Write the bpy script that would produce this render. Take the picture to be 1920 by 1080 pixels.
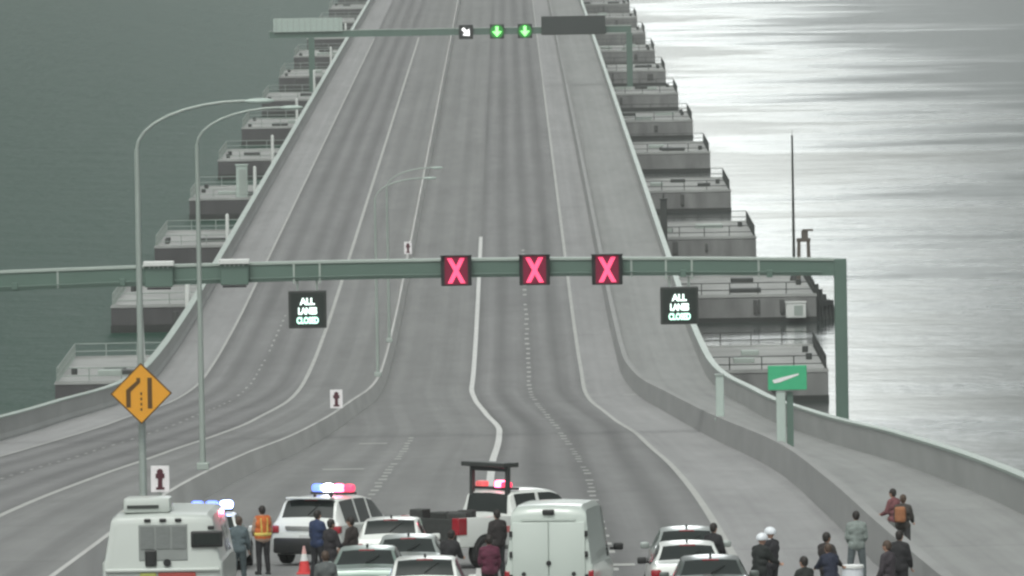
import bpy, bmesh, math, random
from mathutils import Vector, Matrix
random.seed(7)
S = bpy.context.scene
for o in list(bpy.data.objects):
    bpy.data.objects.remove(o)
COL = S.collection
R = math.radians

# ------------------------------------------------------------------ camera
CAM_Z = 44.5                                   # metres above the lake
cd = bpy.data.cameras.new('camera')
cam = bpy.data.objects.new('camera', cd)
COL.objects.link(cam)
S.camera = cam
cd.sensor_width = 36
cd.lens = 318.75
cd.clip_start = 1
cd.clip_end = 30000
PITCH = math.atan(970 / 17000)
ROLL = 0.017
cam.location = (0, 0, CAM_Z)
cam.rotation_mode = 'QUATERNION'
cam.rotation_quaternion = (Matrix.Rotation(math.pi / 2 - PITCH, 4, 'X') @ Matrix.Rotation(-ROLL, 4, 'Z')).to_quaternion()

# ------------------------------------------------------------------ sky, sun, exposure
SUN_EL, SUN_AZ = R(55), R(196)                  # high behind the camera, above thin cloud
w = bpy.data.worlds.new('World')
S.world = w
w.use_nodes = True
nt = w.node_tree
bg = nt.nodes['Background']
sky = nt.nodes.new('ShaderNodeTexSky')
sky.sky_type = 'NISHITA'
sky.sun_disc = False
sky.sun_elevation = SUN_EL
sky.sun_rotation = SUN_AZ
sky.air_density = 1.2
sky.dust_density = 6
sky.ozone_density = 1.0
hs = nt.nodes.new('ShaderNodeHueSaturation')
hs.inputs['Saturation'].default_value = 0.10
nt.links.new(sky.outputs[0], hs.inputs['Color'])
# a bright gap added to the unseen sky ahead, whitening the right-hand water
def wmath(op, a, b=0.):
    q = nt.nodes.new('ShaderNodeMath')
    q.operation = op
    for i, v in enumerate((a, b)):
        if isinstance(v, (int, float)):
            q.inputs[i].default_value = v
        else:
            nt.links.new(v, q.inputs[i])
    return q.outputs[0]
wtc = nt.nodes.new('ShaderNodeTexCoord')
wsep = nt.nodes.new('ShaderNodeSeparateXYZ')
nt.links.new(wtc.outputs['Generated'], wsep.inputs[0])
waz = wmath('ARCTAN2', wsep.outputs[0], wsep.outputs[1])
wel = wmath('ARCSINE', wsep.outputs[2])
GLOW_AZ, GLOW_EL, GLOW_WAZ, GLOW_WEL, GLOW_K = R(0.95), R(10), R(1.6), R(15), 12.4
ga = wmath('POWER', wmath('DIVIDE', wmath('SUBTRACT', waz, GLOW_AZ), GLOW_WAZ), 2)
ge = wmath('POWER', wmath('DIVIDE', wmath('SUBTRACT', wel, GLOW_EL), GLOW_WEL), 2)
glow = wmath('ADD', wmath('MULTIPLY', wmath('EXPONENT', wmath('MULTIPLY', wmath('ADD', ga, ge), -1)), GLOW_K), 1)
vm = nt.nodes.new('ShaderNodeVectorMath')
vm.operation = 'SCALE'
nt.links.new(hs.outputs[0], vm.inputs[0])
nt.links.new(glow, vm.inputs['Scale'])
tint = nt.nodes.new('ShaderNodeVectorMath')
tint.operation = 'MULTIPLY'
tint.inputs[1].default_value = (.965, 1.0, .975)
nt.links.new(vm.outputs[0], tint.inputs[0])
nt.links.new(tint.outputs[0], bg.inputs[0])
bg.inputs[1].default_value = 0.10
sl = bpy.data.lights.new('sun', 'SUN')
sl.energy = 0.6
sl.angle = R(14)
sl.color = (1.0, 0.97, 0.92)
so = bpy.data.objects.new('sun', sl)
COL.objects.link(so)
so.rotation_euler = (SUN_EL - math.pi / 2 + math.pi, 0, 0)
sdir = Vector((math.sin(SUN_AZ) * math.cos(SUN_EL), math.cos(SUN_AZ) * math.cos(SUN_EL), math.sin(SUN_EL)))
so.rotation_euler = sdir.to_track_quat('Z', 'Y').to_euler()
S.view_settings.view_transform = 'Standard'
S.view_settings.look = 'None'
S.view_settings.exposure = 0.33
S.view_settings.gamma = 1
S.cycles.filter_width = 2.5
HAZE = 0.00016

# ------------------------------------------------------------------ helpers
def lin(c):
    return tuple((x / 12.92 if x <= .04045 else ((x + .055) / 1.055) ** 2.4) for x in c)

def mat(name, col, rough=.6, var=.15, scale=6., metal=0., coat=0., bump=0., emit=None, estr=1., stretch=(1, 1, 1), spec=.5):
    m = bpy.data.materials.new(name)
    m.use_nodes = True
    n = m.node_tree.nodes
    l = m.node_tree.links
    p = n['Principled BSDF']
    p.inputs['Roughness'].default_value = rough
    p.inputs['Metallic'].default_value = metal
    p.inputs['Coat Weight'].default_value = coat
    p.inputs['Specular IOR Level'].default_value = spec
    tc = n.new('ShaderNodeTexCoord')
    mp = n.new('ShaderNodeMapping')
    mp.inputs['Scale'].default_value = stretch
    l.new(tc.outputs['Object'], mp.inputs['Vector'])
    oi = n.new('ShaderNodeObjectInfo')
    om = n.new('ShaderNodeMath')
    om.operation = 'MULTIPLY'
    om.inputs[1].default_value = 50
    l.new(oi.outputs['Random'], om.inputs[0])
    l.new(om.outputs[0], mp.inputs['Location'])
    nz = n.new('ShaderNodeTexNoise')
    nz.inputs['Scale'].default_value = scale
    nz.inputs['Detail'].default_value = 5
    l.new(mp.outputs[0], nz.inputs['Vector'])
    mx = n.new('ShaderNodeMix')
    mx.data_type = 'RGBA'
    mx.inputs[6].default_value = tuple(c * (1 - var) for c in col) + (1,)
    mx.inputs[7].default_value = tuple(min(1, c * (1 + var)) for c in col) + (1,)
    l.new(nz.outputs[0], mx.inputs[0])
    l.new(mx.outputs[2], p.inputs['Base Color'])
    if bump:
        b = n.new('ShaderNodeBump')
        b.inputs['Strength'].default_value = bump
        b.inputs['Distance'].default_value = .02
        l.new(nz.outputs[0], b.inputs['Height'])
        l.new(b.outputs[0], p.inputs['Normal'])
    if emit:
        p.inputs['Emission Color'].default_value = tuple(emit) + (1,)
        p.inputs['Emission Strength'].default_value = estr
    return m

def pchip(pts):
    X = [p[0] for p in pts]
    Z = [p[1] for p in pts]
    h = [X[i + 1] - X[i] for i in range(len(X) - 1)]
    d = [(Z[i + 1] - Z[i]) / h[i] for i in range(len(h))]
    m = [0.] * len(X)
    for i in range(1, len(X) - 1):
        if d[i - 1] * d[i] > 0:
            w1 = 2 * h[i] + h[i - 1]
            w2 = h[i] + 2 * h[i - 1]
            m[i] = (w1 + w2) / (w1 / d[i - 1] + w2 / d[i])
    m[0] = d[0]
    m[-1] = d[-1]

    def f(x):
        x = min(max(x, X[0]), X[-1])
        i = 0
        while i < len(h) - 1 and x > X[i + 1]:
            i += 1
        t = (x - X[i]) / h[i]
        return ((2 * t**3 - 3 * t**2 + 1) * Z[i] + (t**3 - 2 * t**2 + t) * h[i] * m[i]
                + (-2 * t**3 + 3 * t**2) * Z[i + 1] + (t**3 - t**2) * h[i] * m[i + 1])
    return f

class MB:
    def __init__(s):
        s.bm = bmesh.new()
        s.uv = None

    def quad(s, *ps):
        return s.bm.faces.new([s.bm.verts.new(p) for p in ps])

    def box(s, c, size, rz=0, bev=0, rx=0, ry=0):
        r = bmesh.ops.create_cube(s.bm, size=1)
        M = Matrix.Translation(c) @ Matrix.Rotation(rz, 4, 'Z') @ Matrix.Rotation(ry, 4, 'Y') @ Matrix.Rotation(rx, 4, 'X') @ Matrix.Diagonal((*size, 1))
        bmesh.ops.transform(s.bm, matrix=M, verts=r['verts'])
        if bev:
            es = list({e for v in r['verts'] for e in v.link_edges})
            bmesh.ops.bevel(s.bm, geom=es, offset=bev, segments=2, affect='EDGES', profile=.5)
        return s

    def cyl(s, p0, p1, r0, r1=None, n=12):
        r1 = r0 if r1 is None else r1
        p0 = Vector(p0)
        p1 = Vector(p1)
        d = p1 - p0
        q = d.to_track_quat('Z', 'Y').to_matrix().to_4x4()
        bmesh.ops.create_cone(s.bm, cap_ends=True, segments=n, radius1=r0, radius2=r1, depth=d.length,
                              matrix=Matrix.Translation((p0 + p1) / 2) @ q)
        return s

    def sph(s, c, r, n=12, rot=None):
        if not hasattr(r, '__len__'):
            r = (r, r, r)
        M = Matrix.Translation(c) @ (rot or Matrix.Identity(4)) @ Matrix.Diagonal((*r, 1))
        bmesh.ops.create_uvsphere(s.bm, u_segments=n, v_segments=max(6, n * 2 // 3), radius=1, matrix=M)
        return s

    def cap(s, p0, r0, p1, r1, n=12):
        s.cyl(p0, p1, r0, r1, n)
        s.sph(p0, r0, n)
        s.sph(p1, r1, n)
        return s

    def tube(s, pts, r, n=8):
        for a, b in zip(pts[:-1], pts[1:]):
            s.cyl(a, b, r, r, n)
        for p in pts[1:-1]:
            s.sph(p, r, n)
        return s

    def prism(s, pts, y0, y1):
        """outline in the x-z plane extruded from y0 to y1"""
        a = [s.bm.verts.new((x, y0, z)) for x, z in pts]
        b = [s.bm.verts.new((x, y1, z)) for x, z in pts]
        s.bm.faces.new(a)
        s.bm.faces.new(b[::-1])
        k = len(pts)
        for i in range(k):
            s.bm.faces.new((a[i], b[i], b[(i + 1) % k], a[(i + 1) % k]))
        return s

    def build(s, name, m, parent=None, smooth=None, at=None):
        bmesh.ops.recalc_face_normals(s.bm, faces=s.bm.faces)
        me = bpy.data.meshes.new(name)
        s.bm.to_mesh(me)
        s.bm.free()
        return link(name, me, m, parent, smooth, at)

def link(name, me, m, parent=None, smooth=None, at=None):
    me.materials.clear()
    me.materials.append(m)
    if smooth:
        me.shade_smooth()
        if smooth < 180:
            me.set_sharp_from_angle(angle=R(smooth))
    o = bpy.data.objects.new(name, me)
    COL.objects.link(o)
    if parent:
        o.parent = parent
    if at:
        o.location = at
    return o

def tag(o, label, cat, group=None):
    o['label'] = label
    o['category'] = cat
    if group:
        o['group'] = group
    return o

def thing(name, label, cat, loc, rz=0, group=None, rx=0):
    o = bpy.data.objects.new(name, None)
    o.empty_display_size = .2
    COL.objects.link(o)
    o.location = loc
    o.rotation_euler = (rx, 0, rz)
    return tag(o, label, cat, group)

def copy_thing(root, loc, rz, label, group=None):
    r = root.copy()
    COL.objects.link(r)
    r.location = loc
    r.rotation_euler = (root.rotation_euler[0], 0, rz)
    r['label'] = label
    if group:
        r['group'] = group
    for ch in list(root.children):
        c = ch.copy()
        COL.objects.link(c)
        c.parent = r
        for g in list(ch.children):
            k = g.copy()
            COL.objects.link(k)
            k.parent = c
    return r

def struct(o):
    o['kind'] = 'structure'
    return o

def text_mesh(txt, size, sx=1., bold=.0):
    c = bpy.data.curves.new('lettering', 'FONT')
    c.body = txt
    c.size = size
    c.align_x = 'CENTER'
    c.align_y = 'CENTER'
    c.extrude = .01
    c.offset = bold
    o = bpy.data.objects.new('lettering', c)
    COL.objects.link(o)
    dg = bpy.context.evaluated_depsgraph_get()
    me = bpy.data.meshes.new_from_object(o.evaluated_get(dg))
    bpy.data.objects.remove(o)
    me.transform(Matrix.Rotation(math.pi / 2, 4, 'X') @ Matrix.Diagonal((sx, 1, 1, 1)))
    return me

# ------------------------------------------------------------------ the road's alignment (metres; camera above the origin)
drop = pchip([(-60, 6.5), (0, 8.6), (60, 11.6), (120, 14.6), (180, 17.8), (231, 20.4), (269, 22.3), (345, 26.6), (400, 29.8),
              (470, 33.4), (548, 36.9), (600, 37.75), (650, 38), (900, 38), (4000, 38)])
def zr(y):
    return CAM_Z - drop(y)
far = [(560, 0), (4000, 0)]
def line(near, xf):
    return pchip(near + [(y, xf) for y, _ in far])
LA = line([(-60, 15.4), (200, 15.1), (300, 14.9), (344, 14.6), (377, 14.1), (419, 13.3), (450, 12.6), (520, 12.0)], 11.75)
LB = line([(-60, 9.0), (200, 9.1), (273, 9.3), (330, 9.6), (371, 9.4), (436, 8.5), (496, 7.4), (530, 6.95)], 6.6)
LC = line([(-60, 5.5), (200, 5.6), (250, 5.75), (340, 6.0), (416, 5.75), (457, 5.0), (510, 4.25), (535, 4.15)], 4.2)
LD = line([(-60, 2.4), (277, 2.5), (332, 2.65), (372, 2.55), (429, 2.15), (494, 1.35), (538, .92)], .95)
LE = line([(-60, -.9), (356, -.9), (420, -.72), (433, -.72), (474, -1.5), (519, -2.28), (538, -2.5)], -2.47)
LF = line([(-60, -4.8), (300, -4.85), (410, -4.8), (500, -5.2)], -5.6)
LM = line([(-60, -11.2), (274, -10.8), (322, -10.55), (390, -9.7), (455, -8.8), (520, -8.15)], -8.0)
LH = line([(-60, -16.6), (300, -16.2), (367, -15.7), (400, -15.3), (432, -14.4), (465, -13.5), (499, -13.1), (534, -12.85)], -12.75)
LI = line([(-60, -24), (350, -23), (400, -22.4), (432, -21.7), (465, -20.8), (499, -20.2), (530, -19.6)], -19.15)
LG = line([(-60, -27.6), (350, -26.3), (390, -25.6), (430, -24.6), (480, -23.5), (520, -22.8)], -22.3)
YS = [-60 + 10 * i for i in range(18)] + [120 + 3 * i for i in range(180)] + [660 + 20 * i for i in range(68)]
YS = [y for y in YS if y <= 2010]

# ------------------------------------------------------------------ materials
def road_mat(name, col, tracks=0., seed=0., rough=.75, trackpitch=1.75):
    """paving: blotches, long streaks and darker wheel tracks that follow the lane (u across, v along)"""
    m = bpy.data.materials.new(name)
    m.use_nodes = True
    n = m.node_tree.nodes
    l = m.node_tree.links
    p = n['Principled BSDF']
    uv = n.new('ShaderNodeUVMap')
    def noise(sx, sy, det, off):
        mp = n.new('ShaderNodeMapping')
        mp.inputs['Scale'].default_value = (sx, sy, 1)
        mp.inputs['Location'].default_value = (seed + off, seed * 2 + off, 0)
        l.new(uv.outputs[0], mp.inputs['Vector'])
        z = n.new('ShaderNodeTexNoise')
        z.inputs['Scale'].default_value = 1
        z.inputs['Detail'].default_value = det
        z.inputs['Roughness'].default_value = .6
        l.new(mp.outputs[0], z.inputs['Vector'])
        return z.outputs[0]
    def math_(op, a, b):
        q = n.new('ShaderNodeMath')
        q.operation = op
        for i, v in enumerate((a, b)):
            if isinstance(v, (int, float)):
                q.inputs[i].default_value = v
            else:
                l.new(v, q.inputs[i])
        return q.outputs[0]
    st = noise(1.6, .0035, 4, 3)
    bl = noise(.25, .03, 6, 11)
    fine = noise(9, 6, 5, 17)
    joint = n.new('ShaderNodeTexWave')
    f = math_('MULTIPLY', math_('SUBTRACT', st, .5), .55)
    f = math_('ADD', f, math_('MULTIPLY', math_('SUBTRACT', bl, .5), .55))
    f = math_('ADD', f, math_('MULTIPLY', math_('SUBTRACT', noise(1.1, .12, 6, 23), .5), .38))
    f = math_('ADD', f, math_('MULTIPLY', math_('SUBTRACT', fine, .5), .30))
    f = math_('ADD', f, 1.0)
    sep = n.new('ShaderNodeSeparateXYZ')
    l.new(uv.outputs[0], sep.inputs[0])
    if tracks:
        ph = math_('MULTIPLY', sep.outputs[0], 2 * math.pi / trackpitch)
        c = math_('COSINE', ph, 0)
        c = math_('MULTIPLY', math_('ADD', c, 1), tracks * .5)
        c = math_('MULTIPLY', c, math_('ADD', noise(.15, .006, 2, 31), .45))
        f = math_('MULTIPLY', f, math_('SUBTRACT', 1.06, c))
    # transverse expansion joints
    fr = math_('FRACT', math_('DIVIDE', sep.outputs[1], 30.3), 0)
    jt = math_('LESS_THAN', fr, .012)
    f = math_('MULTIPLY', f, math_('SUBTRACT', 1, math_('MULTIPLY', jt, .22)))
    vm = n.new('ShaderNodeVectorMath')
    vm.operation = 'SCALE'
    vm.inputs[0].default_value = col
    l.new(f, vm.inputs['Scale'])
    l.new(vm.outputs[0], p.inputs['Base Color'])
    p.inputs['Roughness'].default_value = rough
    p.inputs['Specular IOR Level'].default_value = .3
    b = n.new('ShaderNodeBump')
    b.inputs['Strength'].default_value = .25
    b.inputs['Distance'].default_value = .01
    l.new(fine, b.inputs['Height'])
    l.new(b.outputs[0], p.inputs['Normal'])
    return m

M = {}
M['lane'] = road_mat('lane_paving', (.19, .192, .191), .33, 1)
M['lane2'] = road_mat('inner_lane_paving', (.20, .203, .20), .16, 5)
M['shoulder'] = road_mat('shoulder_paving', (.285, .287, .287), 0, 9)
M['path'] = road_mat('path_concrete', (.275, .282, .276), 0, 14)
M['concrete'] = mat('barrier_concrete', (.37, .38, .37), .8, .22, .5, bump=.2, stretch=(1, .25, 1.5))
M['traffic_concrete'] = mat('shade_toned_barrier_concrete', (.30, .305, .30), .85, .22, .5, bump=.2, stretch=(1, .25, 1.5))  # colour darkened to stand in for the shade on the barrier's left face
M['median_concrete'] = mat('median_concrete', (.47, .475, .46), .85, .25, .5, bump=.2, stretch=(1, .2, 1.5))
M['pontoon_left'] = mat('dark_left_pontoon_concrete', (.07, .068, .07), .7, .5, .35, bump=.2, stretch=(1.6, 1, .5))  # darker concrete for the left hulls
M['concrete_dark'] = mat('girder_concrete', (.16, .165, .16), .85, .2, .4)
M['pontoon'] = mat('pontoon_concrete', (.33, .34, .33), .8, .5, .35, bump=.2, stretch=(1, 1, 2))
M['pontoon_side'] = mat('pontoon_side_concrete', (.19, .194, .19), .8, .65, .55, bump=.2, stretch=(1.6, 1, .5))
M['fender'] = mat('weathered_fender', (.075, .078, .075), .7, .3, 2)
M['shade_band'] = mat('waterline_shade_tone', (.03, .033, .03), .4, .4, .6)  # dark strip painted for the shadow and reflection along the waterline
M['paint_dull'] = mat('faded_white_road_paint', (.40, .41, .39), .7, .3, .8)
M['paint_white'] = mat('worn_white_road_paint', (.56, .57, .55), .6, .25, .8)
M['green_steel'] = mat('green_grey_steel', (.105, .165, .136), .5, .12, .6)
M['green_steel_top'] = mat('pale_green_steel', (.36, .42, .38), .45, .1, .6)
M['galv'] = mat('galvanised_steel', (.34, .39, .36), .5, .12, 1.2, metal=.2)
M['white_metal'] = mat('white_painted_metal', (.66, .68, .66), .4, .08, 2)
M['dark_metal'] = mat('dark_metal', (.035, .04, .037), .5, .3, 4)
M['black'] = mat('black_plastic', (.015, .016, .016), .45, .3, 8)
M['rubber'] = mat('tyre_rubber', (.018, .018, .018), .85, .3, 12)
M['rim'] = mat('wheel_rim_metal', (.36, .37, .37), .35, .1, 4, metal=.7)
M['glass'] = mat('dark_vehicle_glass', (.014, .020, .018), .08, .1, 3, spec=.6)
M['chrome'] = mat('chrome', (.6, .6, .6), .2, .05, 3, metal=1)
M['tail'] = mat('red_tail_light', (.30, .01, .02), .2, .1, 6, coat=.5)
M['white_paint'] = mat('white_vehicle_paint', (.70, .73, .70), .32, .05, 1.2, coat=.5)
M['van_paint'] = mat('off_white_van_paint', (.50, .56, .52), .35, .05, 1.2, coat=.5)
M['bus_paint'] = mat('off_white_bus_paint', (.50, .54, .51), .4, .07, .9, coat=.3)
M['grey_grille'] = mat('grey_louvre_metal', (.24, .26, .25), .5, .12, 5)
M['silver'] = mat('silver_vehicle_paint', (.34, .38, .36), .3, .06, 1.5, metal=.4, coat=.5)
M['sage'] = mat('sage_green_vehicle_paint', (.20, .27, .235), .3, .06, 1.5, metal=.3, coat=.5)
M['graphite'] = mat('graphite_vehicle_paint', (.09, .11, .10), .3, .06, 1.5, metal=.3, coat=.5)
M['plate'] = mat('licence_plate', (.55, .57, .55), .5, .1, 20)
M['sign_white'] = mat('white_sign_sheet', (.80, .78, .79), .5, .05, 4)
M['maroon'] = mat('maroon_sign_ink', (.075, .012, .022), .6, .1, 6)
M['amber'] = mat('amber_sign_sheet', (.72, .33, .025), .5, .06, 3)
M['amber_edge'] = mat('dark_sign_border', (.10, .05, .01), .6, .1, 6)
M['sign_green'] = mat('green_sign_sheet', (.055, .42, .21), .45, .15, 2)
M['board'] = mat('sign_back_aluminium', (.42, .50, .46), .5, .08, 3)
M['led_panel'] = mat('black_led_panel', (.012, .02, .016), .5, .2, 20)
M['led_text'] = mat('lit_white_led', (.8, 1, .92), .5, 0, 1, emit=(.78, 1, .90), estr=1.5)
M['led_text2'] = mat('lit_mint_led', (.6, 1, .85), .5, 0, 1, emit=(.55, 1, .80), estr=1.4)
M['red_panel'] = mat('dim_red_led_panel', (.05, .0, .01), .5, .2, 30, emit=(.36, .0, .05), estr=.30)
M['red_x'] = mat('lit_red_led', (.9, .1, .2), .5, 0, 1, emit=(1, .065, .17), estr=1.1)
M['green_panel'] = mat('dim_green_led_panel', (.01, .10, .01), .5, .2, 30, emit=(.01, .35, .03), estr=.5)
M['green_lit'] = mat('lit_green_led', (.3, 1, .3), .5, 0, 1, emit=(.28, 1, .25), estr=1.5)
M['white_lit'] = mat('lit_white_arrow_led', (1, 1, 1), .5, 0, 1, emit=(1, 1, 1), estr=1.2)
M['blue_lamp'] = mat('lit_blue_beacon', (.2, .3, 1), .2, 0, 1, emit=(.30, .42, 1), estr=16)
M['white_lamp'] = mat('lit_white_beacon', (1, 1, 1), .2, 0, 1, emit=(.85, .88, 1), estr=14)
M['red_lamp'] = mat('lit_red_beacon', (1, .1, .2), .2, 0, 1, emit=(1, .10, .22), estr=9)
M['red_dim'] = mat('lit_red_beacon_module', (.8, .05, .1), .2, 0, 1, emit=(1, .06, .14), estr=1.3)
M['blue_dim'] = mat('lit_blue_beacon_module', (.1, .2, .8), .2, 0, 1, emit=(.16, .26, 1), estr=1.5)
M['pink_lamp'] = mat('dim_red_beacon', (.7, .1, .1), .3, 0, 1, emit=(1, .2, .2), estr=.5)
M['bucket'] = mat('white_plastic', (.74, .78, .82), .4, .05, 5)
M['cone_red'] = mat('cone_red_orange', (.62, .05, .05), .6, .1, 6)
M['rust'] = mat('brown_weathered_timber', (.10, .085, .07), .8, .3, 2)
M['mesh_dark'] = mat('dark_tool_gear', (.035, .038, .036), .7, .5, 9)

# ------------------------------------------------------------------ the lake
def water_mat(name, side):
    m = bpy.data.materials.new(name)
    m.use_nodes = True
    n = m.node_tree.nodes
    l = m.node_tree.links
    p = n['Principled BSDF']
    p.inputs['IOR'].default_value = 1.333
    tc = n.new('ShaderNodeTexCoord')
    def noise(sx, sy, det, off=0, ro=.55):
        mp = n.new('ShaderNodeMapping')
        mp.inputs['Scale'].default_value = (sx, sy, 1)
        mp.inputs['Location'].default_value = (off, off * .7, 0)
        l.new(tc.outputs['Object'], mp.inputs['Vector'])
        z = n.new('ShaderNodeTexNoise')
        z.inputs['Scale'].default_value = 1
        z.inputs['Detail'].default_value = det
        z.inputs['Roughness'].default_value = ro
        l.new(mp.outputs[0], z.inputs['Vector'])
        return z.outputs[0]
    def mth(op, a, b, clamp=False):
        q = n.new('ShaderNodeMath')
        q.operation = op
        q.use_clamp = clamp
        for i, v in enumerate((a, b)):
            if isinstance(v, (int, float)):
                q.inputs[i].default_value = v
            else:
                l.new(v, q.inputs[i])
        return q.outputs[0]
    bm = n.new('ShaderNodeBump')
    if side == 'lee':
        # sheltered side: nearly calm, with wind-ruffled bands that widen away from the bridge
        p.inputs['Base Color'].default_value = (.030, .042, .038, 1)
        sep = n.new('ShaderNodeSeparateXYZ')
        l.new(tc.outputs['Object'], sep.inputs[0])
        off = mth('DIVIDE', mth('SUBTRACT', sep.outputs[0], 20), 60)
        band = noise(.010, .016, 6, 4, .66)
        band2 = noise(.035, .05, 4, 9)
        k = mth('ADD', mth('MULTIPLY', band, 2.1), mth('MULTIPLY', band2, .7))
        k = mth('ADD', mth('SUBTRACT', mth('MULTIPLY', k, 1.6), 2.22), mth('MULTIPLY', off, 1.05), True)
        rg = mth('ADD', mth('MULTIPLY', k, .30), .10)
        l.new(rg, p.inputs['Roughness'])
        h = mth('ADD', mth('MULTIPLY', noise(.5, .8, 4, 2), 1.), mth('MULTIPLY', noise(.06, .12, 3, 6), 2.))
        l.new(mth('ADD', mth('MULTIPLY', k, .22), .05), bm.inputs['Strength'])
    else:
        p.inputs['Base Color'].default_value = (.016, .054, .036, 1)
        p.inputs['Roughness'].default_value = .45
        p.inputs['Specular IOR Level'].default_value = .13
        h = mth('ADD', noise(.55, .5, 6, 2, .65), mth('MULTIPLY', noise(.12, .09, 4, 6), 2.))
        bm.inputs['Strength'].default_value = .9
    bm.inputs['Distance'].default_value = .5
    l.new(h, bm.inputs['Height'])
    l.new(bm.outputs[0], p.inputs['Normal'])
    return m
def sheet(name, x0, x1, y0, y1, m):
    b = MB()
    b.quad((x0, y0, 0), (x1, y0, 0), (x1, y1, 0), (x0, y1, 0))
    return struct(b.build(name, m))
sheet('lake_water', -5, 6000, -600, 14000, water_mat('calm_lake_water', 'lee'))
sheet('windward_lake_water', -6000, -5, -600, 14000, water_mat('ruffled_lake_water', 'wind'))

# ------------------------------------------------------------------ bridge deck, paving, markings, barriers
def strip(name, fl, fr, m, dz=0., ys=YS, uref=None, cols=1):
    """paving between two alignment lines; the map runs in metres across and along"""
    b = MB()
    uvl = b.bm.loops.layers.uv.new('UVMap')
    prev = None
    for y in ys:
        xs = [fl(y) + (fr(y) - fl(y)) * i / cols for i in range(cols + 1)]
        row = [(b.bm.verts.new((x, y, zr(y) + dz)), x - (uref or fl)(y), y) for x in xs]
        if prev:
            for i in range(cols):
                q = (prev[i], prev[i + 1], row[i + 1], row[i])
                f = b.bm.faces.new([a[0] for a in q])
                for lp, a in zip(f.loops, q):
                    lp[uvl].uv = (a[1], a[2])
        prev = row
    return struct(b.build(name, m))

def off(f, d):
    return lambda y: f(y) + d

strip('left_shoulder', LG, LI, M['shoulder'])
strip('oncoming_lanes', LI, LH, M['lane'])
strip('oncoming_inner_lane', LH, off(LM, -.3), M['lane2'])
strip('inner_lane', off(LM, .3), LE, M['lane2'], uref=LE)
strip('outbound_lanes', LE, LC, M['lane'])
strip('right_shoulder', LC, LB, M['shoulder'])
strip('shared_path', off(LB, .5), LA, M['path'])

def sweep(name, prof, f, m, ys=YS, parent=None):
    b = MB()
    prev = None
    first = None
    for y in ys:
        row = [b.bm.verts.new((f(y) + px, y, zr(y) + pz)) for px, pz in prof]
        if prev:
            k = len(prof)
            for i in range(k):
                b.bm.faces.new((prev[i], prev[(i + 1) % k], row[(i + 1) % k], row[i]))
        else:
            first = row
        prev = row
    b.bm.faces.new(first)
    b.bm.faces.new(prev[::-1])
    return b.build(name, m, parent)

# slab and girders under the paving
b = MB()
prev = None
for y in YS:
    z = zr(y)
    row = [b.bm.verts.new(p) for p in ((LG(y) - .45, y, z - .05), (LA(y) + .5, y, z - .05), (LA(y) + .5, y, z - .55), (LA(y) - 1.5, y, z - .8),
                                       (LA(y) - 2, y, z - 2.3), (LG(y) + 2, y, z - 2.3), (LG(y) + 1.5, y, z - .8), (LG(y) - .45, y, z - .55))]
    if prev:
        for i in range(8):
            b.bm.faces.new((prev[i], prev[(i + 1) % 8], row[(i + 1) % 8], row[i]))
    prev = row
struct(b.build('bridge_deck', M['concrete_dark']))

def barrier(name, label, f, prof, m, rail=None, x=0):
    t = thing(name, label, 'barrier', (0, 0, 0))
    sweep('wall', prof, f, m, parent=t)
    return t
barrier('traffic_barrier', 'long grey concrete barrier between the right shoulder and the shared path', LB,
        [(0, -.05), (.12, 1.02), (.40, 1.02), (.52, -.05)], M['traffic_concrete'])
barrier('median_barrier', 'low concrete median barrier between the two directions of traffic', LM,
        [(-.3, -.05), (-.07, .76), (.07, .76), (.3, -.05)], M['median_concrete'])
t = barrier('bridge_parapet', 'concrete parapet along the right outer edge beside the lake', LA,
            [(0, -.05), (0, 1.02), (.30, 1.02), (.30, -.05)], M['concrete'])
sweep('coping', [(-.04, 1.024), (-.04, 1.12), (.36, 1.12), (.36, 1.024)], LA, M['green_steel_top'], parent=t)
t = barrier('outer_parapet', 'concrete parapet along the left outer edge of the bridge', LG,
            [(-.35, -.05), (-.35, 1.02), (0, 1.02), (.06, .3), (.16, .1), (.16, -.05)], M['concrete'])
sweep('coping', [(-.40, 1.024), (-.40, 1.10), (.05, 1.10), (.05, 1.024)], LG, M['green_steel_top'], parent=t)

def paint(name, f, w_, y0, y1, dash=None, jit=0., m='paint_dull'):
    b = MB()
    ys = [y for y in YS if y0 < y < y1]
    ys = [y0] + ys + [y1]
    if dash:
        y = y0
        while y < y1:
            e = y + dash[0] * random.uniform(.85, 1.15)
            ww = w_ * random.uniform(.8, 1.2)
            if random.random() > .06:
                j = random.uniform(-jit, jit)
                b.quad((f(y) - ww / 2 + j, y, zr(y) + .008), (f(y) + ww / 2 + j, y, zr(y) + .008), (f(e) + ww / 2 + j, e, zr(e) + .008), (f(e) - ww / 2 + j, e, zr(e) + .008))
            y += dash[1]
    else:
        for a, c in zip(ys[:-1], ys[1:]):
            b.quad((f(a) - w_ / 2, a, zr(a) + .008), (f(a) + w_ / 2, a, zr(a) + .008), (f(c) + w_ / 2, c, zr(c) + .008), (f(c) - w_ / 2, c, zr(c) + .008))
    bmesh.ops.remove_doubles(b.bm, verts=b.bm.verts, dist=.0005)
    return struct(b.build(name, M[m]))
paint('edge_line', off(LC, 0), .22, -50, 1100)
paint('edge_line', off(LC, 0), .14, 1100, 2000)
paint('solid_lane_line', LE, .28, 150, 740, m='paint_white')
paint('dotted_lane_line', LD, .24, 150, 720, (1.7, 6.1), .04)
paint('dotted_lane_line', LF, .26, 200, 425, (1.9, 6.1), .04)
paint('oncoming_edge_line', LH, .24, -50, 1300)
paint('oncoming_shoulder_line', LI, .17, -50, 1300)
paint('dotted_lane_line', lambda y: (LI(y) + LH(y)) / 2, .12, 330, 640, (1.7, 6.1), .03)
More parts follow.
